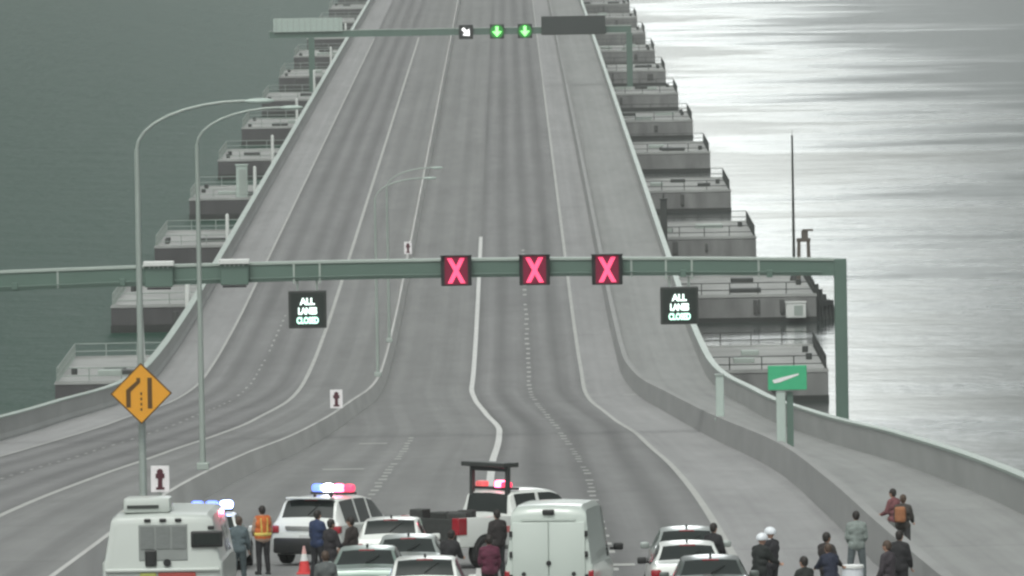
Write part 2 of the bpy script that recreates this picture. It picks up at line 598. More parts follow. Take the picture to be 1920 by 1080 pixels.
for (x, y, l_) in ((-6.4, 409.3, 1.25), (-6.65, 350, 1.6), (6.75, 519.3, .85), (2.6, 233, .9), (6.6, 213, .8)):
    b = MB()
    b.quad((x - l_ / 2, y - .8, zr(y - .8) + .012), (x + l_ / 2, y - .8, zr(y - .8) + .012), (x + l_ / 2, y + .8, zr(y + .8) + .012), (x - l_ / 2, y + .8, zr(y + .8) + .012))
    struct(b.build('painted_road_mark', M['paint_dull']))

# spine the road floats on
b = MB()
b.box((-5, 1350, .6), (22, 1450, 3.0))
struct(b.build('floating_bridge_spine', M['pontoon_side']))
ORD = ['nearest', 'second nearest', 'third nearest', 'fourth nearest', 'fifth nearest', 'sixth nearest', 'seventh nearest', 'eighth nearest', 'ninth nearest', 'tenth nearest', 'eleventh nearest', 'twelfth nearest', 'farthest']

# bridge columns standing between road and spine / ground, seen only from the side: kept under the deck
def pontoon(side, k, y):
    """flank pontoon jutting out beside the road"""
    big = (side > 0 and k == 1)
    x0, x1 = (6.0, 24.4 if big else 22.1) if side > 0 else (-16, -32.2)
    cx, wx = (x0 + x1) / 2, abs(x1 - x0)
    L = 27.5
    word = 'right' if side > 0 else 'left'
    t = thing('pontoon', '%s of the concrete pontoons jutting out on the %s of the bridge' % (ORD[k], word), 'pontoon', (cx, y + L / 2, 0),
              group='concrete pontoons along the bridge')
    b = MB()
    b.box((0, 0, .76), (wx, L, 2.48), bev=.08)
    for i in range(1, 6):                      # form joints
        b.box((wx * (i / 6 - .5), -L / 2 - .012, .95), (.05, .03, 1.9))
    b.build('hull', M['pontoon_side'] if side > 0 else M['pontoon_left'], t)
    b = MB()
    b.box((0, 0, 2.052), (wx + .1, L + .1, .1))
    # drip marks, kerbs and hatches keep the top from being one flat plate
    b.box((0, -L / 2 + .18, 2.17), (wx, .25, .14))
    b.box((0, L / 2 - .18, 2.17), (wx, .25, .14))
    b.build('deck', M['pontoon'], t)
    b = MB()
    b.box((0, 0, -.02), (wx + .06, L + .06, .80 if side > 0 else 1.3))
    b.build('waterline_shade', M['shade_band'], t)
    b = MB()
    hw, hl = wx / 2 - .15, L / 2 - .15
    n = int(wx / 2.2)
    for zz in (2.6, 3.15):
        b.cyl((-hw, -hl, zz), (hw, -hl, zz), .035, n=6)
        b.cyl((-hw, hl, zz), (hw, hl, zz), .035, n=6)
        b.cyl((side * hw, -hl, zz), (side * hw, hl, zz), .035, n=6)
    for i in range(n + 1):
        for s in (-1, 1):
            x = -hw + 2 * hw * i / n
            b.cyl((x, s * hl, 2.1), (x, s * hl, 3.15), .045, n=6)
    for i in range(1, 13):
        yy = -hl + 2 * hl * i / 13
        b.cyl((side * hw, yy, 2.1), (side * hw, yy, 3.15), .06, n=6)
    b.build('railing', M['dark_metal'] if side > 0 else M['galv'], t)
    rr = random.Random(k * 2 + (side > 0))
    for i in range(rr.choice((2, 3))):
        b = MB()
        hx = rr.uniform(-.1, .75) * hw * side
        hy = rr.uniform(-.8, .6) * hl
        b.box((hx, hy, 2.28), (rr.uniform(1.2, 2.6), rr.uniform(1.0, 1.8), .36), bev=.05)
        b.build('hatch', M['dark_metal'] if rr.random() < .6 else M['galv'], t)
    for i in range(rr.choice((1, 2))):
        by = rr.uniform(-.9, .9) * hl
        MB().cyl((side * (hw - .8), by, 2.1), (side * (hw - .8), by, 2.55), .22, .22, 8).build('bollard', M['dark_metal'], t)
    for i in range(rr.choice((1, 2, 2, 3))):
        xx = side * rr.uniform(-.2, .85) * hw
        MB().box((xx, -L / 2 - .10, 1.25), (rr.uniform(.2, .5), .16, rr.uniform(.7, 1.3)), bev=.04).build('fender', M['fender'], t)
    return t
for k in range(13):
    y = 635 + 91 * k
    if y < 1760:
        pontoon(1, k, y)
        pontoon(-1, k, y)

# posts on the left parapet
for i, (y, h, wd) in enumerate(((563, 3.6, .42), (643, 1.9, .36), (736, 2.3, .30), (818, 2.6, .30), (881, 2.9, .3), (985, 2.7, .3), (1076, 2.8, .3), (1180, 2.4, .3), (1290, 2.4, .3))):
    b = MB()
    x = LG(y) - .75
    b.cyl((0, 0, -.6), (0, 0, h), wd * .55, wd * (.2 if i == 0 else .5), 10)
    b.sph((0, 0, h), wd * (.2 if i == 0 else .5), 10)
    o = b.build('white_post', M['white_metal'], at=(x, y, zr(y)), smooth=40)
    b = MB()
    b.box((.35, 0, -.35), (.9, .18, .14))
    b.build('bracket', M['galv'], o)
    tag(o, ('pale tapering post behind the amber diamond sign at the left parapet' if i == 0 else
            '%s of the short white posts standing outside the left parapet' % ORD[i]), 'post', 'white posts outside the left parapet')
o = MB().box((0, 0, 1.6), (1.15, .8, 3.2), bev=.05).box((0, 0, 3.24), (1.3, .95, .12)).build('equipment_cabinet', M['board'], at=(-27.0, 912, 2.1))
tag(o, 'tall pale grey cabinet standing on a left pontoon beside the parapet', 'cabinet')
MB().box((.1, -.42, 1.5), (.75, .04, 2.6)).build('door', M['galv'], o)
o = MB().box((0, 0, .9), (.55, .45, 3.8), bev=.04).box((0, 0, 2.85), (.7, .6, .1)).build('dark_post', M['dark_metal'], at=(LA(740) + .75, 740, zr(740)))
MB().cyl((0, 0, 2.9), (0, 0, 3.3), .08, .05, 8).build('cap', M['dark_metal'], o)
tag(o, 'dark square post outside the right parapet above the gantry beam', 'post')

# mast, timber frame, white box and dark fender on the big end pontoon at the right
PY = 726
t = thing('tall_mast', 'tall thin grey mast rising from the right pontoon against bright water', 'mast', (23.3, 747, 2.1))
MB().cyl((0, 0, 0), (0, 0, 12.0), .14, .08, 10).build('pole', M['dark_metal'], t, 60)
MB().cyl((0, 0, 0), (0, 0, .4), .4, .3, 10).build('base', M['dark_metal'], t, 40)
MB().cyl((0, 0, 12.0), (0, 0, 12.5), .03, .01, 6).build('tip', M['dark_metal'], t)
t = thing('timber_frame', 'brown two-legged timber frame beside the mast on the right pontoon', 'frame', (24.05, 745, 2.1))
for s in (-1, 1):
    MB().cyl((s * .45, 0, 0), (s * .38, 0, 3.5), .17, .14, 8).build('leg', M['rust'], t)
MB().box((0, 0, 3.45), (1.15, .35, .3)).box((.1, 0, 3.9), (.55, .3, .6)).box((.35, 0, 4.25), (.9, .4, .16)).build('crosshead', M['rust'], t)
o = MB().box((0, 0, .6), (1.6, 1.0, 1.2), bev=.06).box((0, 0, 1.25), (1.7, 1.1, .08)).build('white_cabinet', M['white_metal'], at=(22.7, 724.9, .38))
tag(o, 'small white box fixed to the front of the near right pontoon', 'box')
MB().box((.2, -.52, .6), (.7, .04, .8)).build('door', M['galv'], o)
t = thing('mooring_fender', 'dark timber fender cluster at the outer corner of the near right pontoon', 'fender', (25.2, 729, 0))
for i in range(5):
    MB().cyl((-.6 + i * .32, -1.5 + i * .5, -.5), (-.75 + i * .32, -1.4 + i * .5, 2.9 - i * .45), .22, .2, 8).build('pile', M['dark_metal'], t)
MB().box((-.1, -.6, 1.3), (1.9, .5, .4), rz=.9).build('waling', M['dark_metal'], t)

# thin haze over the lake
hz = bpy.data.materials.new('thin_haze')
hz.use_nodes = True
hn = hz.node_tree.nodes
hn.remove(hn['Principled BSDF'])
pv = hn.new('ShaderNodeVolumePrincipled')
pv.inputs['Color'].default_value = (.93, .97, .95, 1)
pv.inputs['Density'].default_value = HAZE
pv.inputs['Anisotropy'].default_value = .2
hz.node_tree.links.new(pv.outputs[0], hn['Material Output'].inputs['Volume'])
o = MB().box((0, 6700, 29), (12200, 14800, 66)).build('haze', hz)
o['kind'] = 'stuff'

# ------------------------------------------------------------------ lane-control gantry
GY = 420.
GZ = zr(GY)
t = thing('overhead_gantry', 'green-grey steel gantry spanning the whole road with red X signals', 'gantry', (14.95, GY, GZ))
x0, x1 = -42.6, 0
def gz(x):                                    # top of the cambered beam
    xx = (x + 20.6) / 21.
    return 7.93 + .30 * (1 - xx * xx)
b = MB()
prev = None
for i in range(25):
    x = x0 + (x1 - x0) * i / 24
    zt = gz(x)
    hgt = .70 + .16 * (-x) / 42
    row = [b.bm.verts.new(p) for p in ((x, -.3, zt), (x, .3, zt), (x, .3, zt - hgt), (x, -.3, zt - hgt))]
    if prev:
        for j in range(4):
            b.bm.faces.new((prev[j], prev[(j + 1) % 4], row[(j + 1) % 4], row[j]))
    else:
        b.bm.faces.new(row)
    prev = row
b.bm.faces.new(prev)
b.build('beam', M['green_steel'], t)
b = MB()
prev = None
for i in range(25):
    x = x0 + (x1 - x0) * i / 24
    zt = gz(x) + .003
    row = [b.bm.verts.new(p) for p in ((x, -.36, zt), (x, .36, zt), (x, .36, zt + .11), (x, -.36, zt + .11))]
    if prev:
        for j in range(4):
            b.bm.faces.new((prev[j], prev[(j + 1) % 4], row[(j + 1) % 4], row[j]))
    else:
        b.bm.faces.new(row)
    prev = row
b.bm.faces.new(prev)
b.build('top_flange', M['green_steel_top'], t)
for x in (.0, x0):
    MB().box((x + (.29 if x == 0 else -.29), 0, 3.87), (.58, .6, 8.3), bev=.04).build('column', M['green_steel'], t)
    MB().box((x + (.29 if x == 0 else -.29), 0, -.22), (1.1, 1.1, .5), bev=.04).build('base_plate', M['galv'], t)
MB().tube([(x0, -.40, gz(x0) - .62), (-32, -.40, gz(-32) - .6), (-21, -.40, gz(-21) - .6), (-10, -.40, gz(-10) - .56), (-.6, -.40, gz(-.6) - .52)], .03, 8).build('conduit', M['green_steel'], t)
for x in (-38, -33, -14.2, -7, -3):
    MB().box((x, -.36, gz(x) - .62), (.28, .16, .34), bev=.02).build('junction_box', M['green_steel'], t)
for x in (-36, -27.5, -17.5, -9.4, -3.5):
    MB().box((x, -.305, gz(x) - .40), (.10, .06, .80)).build('splice_plate', M['galv'], t)

def on_beam(px):                               # gantry x for a world x
    return px - 14.95
def lane_signal(px, label):
    t = thing('lane_signal', label, 'traffic signal', (px, GY - .62, GZ + gz(on_beam(px)) - .42), group='lane signals on the near gantry')
    MB().box((0, 0, 0), (1.42, .30, 1.42), bev=.04).build('housing', M['black'], t)
    MB().box((-.0, -.155, 0), (1.06, .03, 1.28)).build('panel', M['red_panel'], t)
    b = MB()
    for s in (-1, 1):
        pts = [(-.30 * s - .10, -.58), (-.30 * s + .12, -.58), (.30 * s + .10, .58), (.30 * s - .12, .58)]
        y0 = -.20 if s > 0 else -.203
        b.prism(pts, y0, y0 - .012)
    b.build('cross', M['red_x'], t)
    MB().box((0, -.24, .70), (1.46, .2, .05)).build('hood', M['black'], t)
    MB().box((0, .24, -.05), (.3, .18, .5)).build('bracket', M['galv'], t)
for px, lb in ((-2.57, 'red X lane signal left of the other two on the near gantry'),
               (1.06, 'red X lane signal in the middle of the near gantry above the dotted line'),
               (4.42, 'red X lane signal above the path barrier on the near gantry')):
    lane_signal(px, lb)

def back_signal(px, label):
    t = thing('lane_signal', label, 'traffic signal', (px, GY - .48, GZ + gz(on_beam(px)) - .36), group='signals facing oncoming traffic')
    MB().box((0, 0, -.05), (1.30, .34, .96), bev=.04).build('housing', M['green_steel'], t)
    MB().box((0, -.05, .56), (1.42, .6, .22), bev=.03).build('hood', M['white_metal'], t)
    b = MB()
    for i in range(5):
        b.box((-.42 + .21 * i, -.18, .40), (.08, .03, .12))
    b.build('vent', M['green_steel_top'], t)
    MB().box((0, 0, -.60), (1.1, .36, .08)).build('underside', M['black'], t)
back_signal(-16.35, 'back of a signal box with white hood on the gantry between the two lamp posts')
back_signal(-12.85, 'back of a signal box with white hood on the gantry right of both lamp posts')

def message_sign(px, label):
    t = thing('message_sign', label, 'message sign', (px, GY - .1, GZ + gz(on_beam(px)) - 2.13), group='hanging ALL LANES CLOSED signs')
    MB().box((0, 0, 0), (1.76, .36, 1.74), bev=.04).build('housing', M['dark_metal'], t)
    MB().box((0, -.185, 0), (1.52, .03, 1.52)).build('panel', M['led_panel'], t)
    for i, (tx, sz, sx, mt) in enumerate((('ALL', .42, .95, 'led_text'), ('LANES', .42, .72, 'led_text'), ('CLOSED', .40, .68, 'led_text2'))):
        link('lettering', text_mesh(tx, sz, sx, .018), M[mt], t, at=(0, -.212, .36 - .44 * i))
    for x in (-.45, .45):
        MB().box((x, .0, 1.10), (.10, .12, .50)).build('hanger', M['galv'], t)
    for x in (-.6, .6):
        MB().box((x, -.235, 1.72), (.09, .05, .98)).build('strap', M['green_steel_top'], t)
message_sign(-9.5, 'hanging sign reading ALL LANES CLOSED above the oncoming lanes')
message_sign(7.75, 'hanging sign reading ALL LANES CLOSED beside the right parapet')

# ------------------------------------------------------------------ far gantry
FY = 1090.
FZ = zr(FY)
t = thing('overhead_gantry', 'distant thin steel gantry with green arrow signals across the road', 'gantry', (0, FY, FZ))
MB().box((-6.9, 0, 6.75), (43.5, .6, .75)).build('beam', M['green_steel'], t)
MB().box((-6.9, 0, 7.18), (43.5, .7, .08)).build('top_flange', M['green_steel_top'], t)
for x in (14.6, -23.6):
    MB().box((x, 0, 3.1), (.7, .65, 6.5)).build('column', M['green_steel'], t)
o = MB().box((0, 0, 0), (8.3, .2, 1.65), bev=.03).build('sign_board', M['board'], at=(-24.0, FY - .5, FZ + 7.9))
b = MB()
for i in range(12):
    b.box((-3.8 + i * .69, -.115, 0), (.07, .04, 1.6))
b.build('rib', M['galv'], o)
tag(o, 'blank pale grey-green sign board on the left end of the far gantry', 'sign')
t = thing('message_sign', 'large dark blank message board on the far gantry', 'message sign', (7.9, FY - .8, FZ + 7.35))
MB().box((0, 0, 0), (7.7, .9, 2.25), bev=.05).build('housing', M['dark_metal'], t)
MB().box((0, -.46, 0), (7.2, .04, 1.8)).build('panel', mat('dark_blank_led_face', (.035, .042, .04), .5, .15, 3), t)
arrow = [(-.16, .52), (.16, .52), (.16, .02), (.50, .02), (0, -.56), (-.50, .02), (-.16, .02)]
def far_signal(px, label, mp, ml, rot=0):
    t = thing('lane_signal', label, 'traffic signal', (px, FY - .7, FZ + 6.75), group='lane signals on the far gantry')
    MB().box((0, 0, 0), (1.72, .3, 1.72), bev=.05).build('housing', M['black'], t)
    b = MB()
    b.cyl((0, -.15, 0), (0, -.19, 0), .80, .80, 24)
    b.build('panel', mp, t)
    c, s = math.cos(rot), math.sin(rot)
    b = MB()
    b.prism([((x * c - z * s) * 1.15, (x * s + z * c) * 1.15) for x, z in arrow], -.22, -.24)
    b.build('arrow', ml, t)
far_signal(-5.0, 'white slanting arrow signal on the far gantry', M['black'], M['white_lit'], .75)
far_signal(-1.28, 'green down arrow on the far gantry, beside the white arrow', M['green_panel'], M['green_lit'])
far_signal(2.08, 'green down arrow on the far gantry, beside the dark board', M['green_panel'], M['green_lit'])

# ------------------------------------------------------------------ lamp posts along the median
def lamp_post(y, label, dx=0., h=11.0, arm=2.9):
    x = LM(y) + dx
    t = thing('street_lamp', label, 'street lamp', (x, y, zr(y) + .8), group='lamp posts along the median barrier')
    MB().cyl((0, 0, 0), (0, 0, h - .8), .105, .07, 12).build('pole', M['galv'], t, 60)
    pts = [(arm * (1 - math.cos(a)) , 0, h - .8 + 1.25 * math.sin(a)) for a in [i * math.pi / 2 / 8 for i in range(9)]]
    MB().tube(pts, .045, 8).build('arm', M['galv'], t, 60)
    MB().sph((arm + .38, 0, h + .44), (.42, .15, .08), 14).build('lamp_head', M['board'], t, 80)
    MB().box((0, 0, .12), (.42, .42, .24), bev=.03).build('base', M['galv'], t)
lamp_post(241, 'lamp post carrying the amber diamond sign at the left', .95)
lamp_post(312, 'lamp post on the median right of the amber diamond sign', -.15, 12)
lamp_post(538, 'lamp post on the median beyond the gantry, the nearer of two', 0, 11.3)
lamp_post(586, 'lamp post on the median beyond the gantry, the farther of two', 0, 10.8)

# ------------------------------------------------------------------ signs
def hydrant_sign(y, label, w_, h_, zc, dx=0.):
    x = LM(y) + dx
    t = thing('hydrant_sign', label, 'sign', (x, y, zr(y) + .8), group='hydrant signs on the median barrier')
    MB().cyl((0, 0, 0), (0, 0, zc), .04, .04, 8).build('post', M['galv'], t)
    MB().box((0, -.06, zc), (w_, .04, h_), bev=.01).build('panel', M['sign_white'], t)
    k = h_ / 1.0
    b = MB()
    b.prism([(-.09 * k, -.38 * k), (.09 * k, -.38 * k), (.08 * k, .22 * k), (.0, .30 * k), (-.08 * k, .22 * k)], -.084, -.092)
    b.cyl((0, -.084, .27 * k), (0, -.095, .27 * k), .12 * k, .12 * k, 14)
    b.box((0, -.0885, .12 * k), (.34 * k, .011, .17 * k), bev=0)
    b.box((0, -.0886, -.36 * k), (.32 * k, .011, .09 * k))
    b.cyl((0, -.085, .12 * k), (0, -.099, .12 * k), .15 * k, .15 * k, 14)
    o = b.build('hydrant_symbol', M['maroon'], t)
    o.location = (0, 0, zc)
hydrant_sign(275, 'white sign with a dark hydrant symbol, largest, above the bus', .56, .80, .50, -.0)
hydrant_sign(451, 'white sign with a dark hydrant symbol below the left hanging message sign', .62, .92, .55)
hydrant_sign(701, 'small white hydrant sign beyond the gantry on the median', .60, .95, .45)

# amber lane-narrowing diamond on the near lamp post
sy = 240.6
sx = LM(241) + .95
t = thing('warning_sign', 'amber diamond warning sign with two dark lane lines', 'sign', (sx + .02, sy, zr(sy) + 4.52))
h = .82
MB().prism([(-h, 0), (0, -h), (h, 0), (0, h)], -.20, -.23).build('border', M['amber_edge'], t)
h = .77
MB().prism([(-h, 0), (0, -h), (h, 0), (0, h)], -.235, -.245).build('face', M['amber'], t)
b = MB()
b.prism([(.17, -.40), (.29, -.40), (.29, .42), (.17, .42)], -.248, -.254)
b.prism([(-.40, -.36), (-.28, -.36), (-.28, .05), (-.02, .30), (-.02, .42), (-.12, .42), (-.12, .34), (-.40, .10)], -.248, -.254)
b.build('lane_lines', M['amber_edge'], t)
b = MB()
for z in (-.42, -.28, -.14, 0):
    b.box((.0, -.251, z), (.05, .006, .07))
b.build('dashes', M['amber_edge'], t)
MB().box((0, -.12, 0), (.3, .16, .12)).build('clamp', M['galv'], t)

# posts on the path barrier, one with a green sign
t = thing('green_sign', 'green road sign with a white slanted stroke on a thick pale post', 'sign', (LB(338) + .62, 337.6, zr(338) + .9))
MB().box((-.25, 0, .95), (.34, .34, 2.1), bev=.03).build('post', M['board'], t)
MB().box((.09, .06, .95), (.24, .24, 2.1)).build('dark_post_side', M['green_steel'], t)  # dark right side of the pale post, as its own box
MB().box((.0, -.22, 2.52), (1.45, .06, .92), bev=.02).build('panel', M['sign_green'], t)
MB().prism([(-.56, 2.44), (-.50, 2.32), (-.28, 2.36), (.42, 2.62), (.42, 2.68), (-.2, 2.54)], -.256, -.264).build('stroke', M['sign_white'], t)
t = thing('pale_post', 'plain pale square post on the path barrier under the right message sign', 'post', (LB(407) + .3, 407, zr(407) + .9))
MB().box((0, 0, .95), (.36, .34, 2.0), bev=.03).build('shaft', M['board'], t)
MB().box((0, 0, 1.99), (.44, .42, .07)).build('cap', M['galv'], t)
MB().box((0, 0, -.02), (.5, .4, .10)).build('base', M['galv'], t)

# ------------------------------------------------------------------ vehicles
def lathe_x(b, prof, cx, cy, cz, n=24, sgn=1):
    """profile of (x offset, radius) spun about an axis along x"""
    rings = []
    for px, r in prof:
        rings.append([b.bm.verts.new((cx + sgn * px, cy + r * math.cos(2 * math.pi * i / n), cz + r * math.sin(2 * math.pi * i / n))) for i in range(n)])
    for a, c in zip(rings[:-1], rings[1:]):
        for i in range(n):
            b.bm.faces.new((a[i], a[(i + 1) % n], c[(i + 1) % n], c[i]))
    b.bm.faces.new(rings[0])
    b.bm.faces.new(rings[-1])

def wheel(parent, x, y, r, wd=.24):
    s = 1 if x > 0 else -1
    b = MB()
    lathe_x(b, [(-wd / 2, r * .6), (-wd / 2, r * .94), (-wd / 2 + .03, r), (wd / 2 - .03, r), (wd / 2, r * .94), (wd / 2, r * .66), (wd / 2 - .03, r * .64)], x, y, r, sgn=s)
    o = b.build('wheel', M['rubber'], parent, 50)
    b = MB()
    lathe_x(b, [(wd / 2 - .028, r * .63), (wd / 2 + .0, r * .60), (wd / 2 - .05, r * .50), (wd / 2 - .04, r * .2), (wd / 2 + .01, r * .17), (wd / 2 + .012, .01)], x, y, r, sgn=s)
    for i in range(5):
        a = 2 * math.pi * i / 5
        b.box((x + s * (wd / 2 - .02), y + r * .38 * math.cos(a), r + r * .38 * math.sin(a)), (.03, r * .5, r * .14), rx=a)
    b.build('rim', M['rim'], o, 40)
    return o

def shell(parent, st, paint, side_win=(), rear_win=None, front_win=None, sides=True, wtop=.93, arches=(), rearmat=None):
    """st: stations (y, zbot, zbelt, ztop, half width, half top width) from tail to nose; panes are cut out as own meshes"""
    ks = [pchip([(s[0], s[i]) for s in st]) for i in range(1, 6)]
    ys = set()
    for a, c in zip(st[:-1], st[1:]):
        for i in range(4):
            ys.add(round(a[0] + (c[0] - a[0]) * i / 4, 4))
    ys.add(st[-1][0])
    for a, c in list(side_win) + [r_ for r_ in (rear_win, front_win) if r_]:
        ys.add(a)
        ys.add(c)
    ys = sorted(ys)
    def ring(y):
        zb, ze, zt, w_, wt = [k(y) for k in ks]
        g = zt - ze
        return [(0, zb), (w_ * .88, zb), (w_ * .975, zb + .10), (w_, zb + .45 * (ze - zb)), (w_ * .985, ze - .05), (w_ * .95, ze),
                (wt + (w_ * .95 - wt) * .12, ze + g * .90), (wt * wtop, zt - .02 * min(1, g * 5)), (wt * .5, zt), (0, zt + .012)]
    parts = {}
    def add(key, pts):
        parts.setdefault(key, []).append(pts)
    rs = [ring(y) for y in ys]
    for i in range(len(ys) - 1):
        ym = (ys[i] + ys[i + 1]) / 2
        for j in range(9):
            for s in (1, -1):
                q = [(s * rs[i][j][0], ys[i], rs[i][j][1]), (s * rs[i][j + 1][0], ys[i], rs[i][j + 1][1]),
                     (s * rs[i + 1][j + 1][0], ys[i + 1], rs[i + 1][j + 1][1]), (s * rs[i + 1][j][0], ys[i + 1], rs[i + 1][j][1])]
                key = 'body'
                if j == 5:
                    for wi, (a, c) in enumerate(side_win):
                        if a < ym < c:
                            key = ('side_window', s, wi)
                if j >= 7:
                    if rear_win and rear_win[0] < ym < rear_win[1]:
                        key = 'rear_window'
                    if front_win and front_win[0] < ym < front_win[1]:
                        key = 'windshield'
                add(key, q)
    for i in (0, -1):
        add('body', [(x, ys[i], z) for x, z in rs[i]] + [(-x, ys[i], z) for x, z in rs[i][::-1][1:-1]])
    out = {}
    for key, fs in parts.items():
        b = MB()
        for q in fs:
            try:
                b.quad(*q)
            except ValueError:
                pass
        bmesh.ops.remove_doubles(b.bm, verts=b.bm.verts, dist=.0008)
        nm = key if isinstance(key, str) else key[0]
        out[key] = b.build(nm, paint if nm == 'body' else M['glass'], parent, 32)
    return out, ring

def mirror(parent, x, y, z, m=None):
    s = 1 if x > 0 else -1
    o = MB().box((x + s * .12, y, z), (.22, .12, .16), bev=.04).box((x, y + .02, z - .04), (.16, .05, .05)).build('side_mirror', m or M['black'], parent, 40)
    return o

def place(name, label, x, y, yaw, cat, group=None):
    sl_ = (zr(y + 1.5) - zr(y - 1.5)) / 3.
    return thing(name, label, cat, (x, y, zr(y) + .01), -yaw, group, rx=math.atan(sl_) * math.cos(yaw))

def arch(parent, x, y, r):
    s = 1 if x > 0 else -1
    b = MB()
    pts = [((r * 1.16) * math.cos(a), (r * 1.16) * math.sin(a)) for a in [math.pi * i / 12 for i in range(13)]] + [(-r * 1.16, -r * .45), (r * 1.16, -r * .45)]
    v0 = [b.bm.verts.new((x - s * .05, y + p[0], r + p[1])) for p in pts]
    v1 = [b.bm.verts.new((x + s * .006, y + p[0], r + p[1])) for p in pts]
    b.bm.faces.new(v0)
    b.bm.faces.new(v1)
    for i in range(len(pts)):
        b.bm.faces.new((v0[i], v0[(i + 1) % len(pts)], v1[(i + 1) % len(pts)], v1[i]))
    b.build('wheel_arch', M['black'], parent)

# --- generic passenger cars seen from behind
SEDAN = [(-2.32, .42, .80, .84, .78, .70), (-2.26, .30, .92, .97, .86, .74), (-1.75, .24, .95, 1.03, .90, .76), (-1.55, .22, .95, 1.06, .905, .74),
         (-.85, .2, .95, 1.40, .91, .60), (-.2, .2, .95, 1.47, .91, .60), (.35, .2, .94, 1.43, .91, .60), (1.15, .2, .93, 1.00, .905, .72), (1.9, .22, .86, .90, .88, .74), (2.25, .32, .68, .72, .78, .62)]
HATCH = [(-2.15, .42, .86, .90, .80, .70), (-2.10, .30, .98, 1.02, .87, .72), (-2.0, .25, 1.0, 1.14, .89, .70), (-1.72, .22, 1.0, 1.46, .90, .64), (-1.5, .2, 1.0, 1.53, .90, .63),
         (-.4, .2, .98, 1.56, .91, .63), (.25, .2, .97, 1.50, .91, .62), (1.1, .2, .95, 1.02, .905, .74), (1.8, .22, .88, .92, .88, .74), (2.1, .32, .70, .74, .78, .62)]
SUV = [(-2.48, .45, .96, 1.00, .86, .76), (-2.44, .34, 1.08, 1.12, .94, .80), (-2.36, .30, 1.10, 1.22, .97, .78), (-2.10, .28, 1.10, 1.66, .985, .72), (-1.9, .26, 1.10, 1.74, .99, .71),
       (-.4, .26, 1.08, 1.78, 1.0, .71), (.35, .26, 1.07, 1.70, 1.0, .70), (1.15, .26, 1.06, 1.16, .99, .84), (2.0, .28, 1.0, 1.05, .97, .84), (2.45, .38, .80, .86, .88, .72)]

def car(name, label, x, y, yaw, spec, paint, wins, rear, front, group, extra=None, rw=.33):
    """y is the road position of the tail"""
    L = -spec[0][0]
    t = place(name, label, x + L * math.sin(yaw), y + L * math.cos(yaw), yaw, 'car', group)
    shell(t, spec, paint, wins, rear, front)
    wd = max(s[4] for s in spec)
    yb, yf = spec[0][0] + .95, spec[-1][0] - .9
    for sx in (-1, 1):
        for yy in (yb, yf):
            wheel(t, sx * (wd - .105), yy, rw)
            arch(t, sx * wd * .985, yy, rw)
        zt = spec[1][2]
        MB().box((sx * (wd - .14), spec[0][0] + .06, zt - .14), (.24, .20, .20), bev=.04).build('tail_light', M['tail'], t, 40)
        mirror(t, sx * wd * .96, front[0] + .25, spec[-3][2] + .06, paint if extra != 'black_mirror' else None)
    MB().box((0, spec[0][0] + .04, .50), (wd * 1.75, .22, .24), bev=.06).build('bumper', paint, t, 40)
    MB().box((0, spec[0][0] + .02, .36), (wd * 1.4, .16, .12), bev=.03).build('lower_bumper', M['black'], t)
    MB().box((0, spec[0][0] - .015, .72), (.34, .03, .16)).build('licence_plate', M['plate'], t)
    zf = pchip([(q[0], q[3]) for q in spec])
    MB().box((0, rear[1] - .03, zf(rear[1] - .03) + .012), (.36, .05, .03), bev=.008).build('brake_light', M['tail'], t)
    ya, yb2 = rear[0] + .02, rear[0] + (rear[1] - rear[0]) * .55
    MB().cyl((0, ya, zf(ya) + .03), (.30, yb2, zf(yb2) + .025), .014, .01, 6).build('wiper', M['black'], t)
    MB().sph((0, rear[1] + .22, zf(rear[1] + .22) + .05), (.03, .10, .05), 8).build('roof_antenna', M['black'], t)
    return t

QG = 'cars queued behind the closure'
car('parked_car', 'white hatchback just behind the police car', -3.15, 224.6, .05, HATCH, M['white_paint'], [(-1.75, -.75), (-.65, .75)], (-1.97, -1.60), (.3, 1.05), QG)
car('parked_car', 'silver sedan roof showing between the white hatchback and the white estate car', -2.62, 213.8, .03, SEDAN, M['silver'], [(-1.2, -.42), (-.32, .75)], (-1.5, -.92), (.4, 1.08), QG)
car('parked_car', 'sage green sedan at the left of the queued cars', -3.5, 206.4, .04, SEDAN, M['sage'], [(-1.2, -.42), (-.32, .75)], (-1.5, -.92), (.4, 1.08), QG)
car('parked_car', 'white estate car at the bottom edge left of the white van', -2.02, 196.9, .02, HATCH, M['white_paint'], [(-1.75, -.75), (-.65, .75)], (-1.97, -1.60), (.3, 1.05), QG)
car('parked_car', 'pale sedan at the head of the three cars by the right edge line', 4.1, 216.0, .0, SEDAN, M['silver'], [(-1.2, -.42), (-.32, .75)], (-1.5, -.92), (.4, 1.08), QG)
car('parked_car', 'white sedan in the middle of the three cars by the right edge line', 3.95, 206.0, -.02, SEDAN, M['white_paint'], [(-1.2, -.42), (-.32, .75)], (-1.5, -.92), (.4, 1.08), QG, 'black_mirror')
car('parked_car', 'dark car at the bottom edge, rearmost of the three by the right edge line', 4.25, 196.6, .0, SEDAN, M['graphite'], [(-1.2, -.42), (-.32, .75)], (-1.5, -.92), (.4, 1.08), QG)

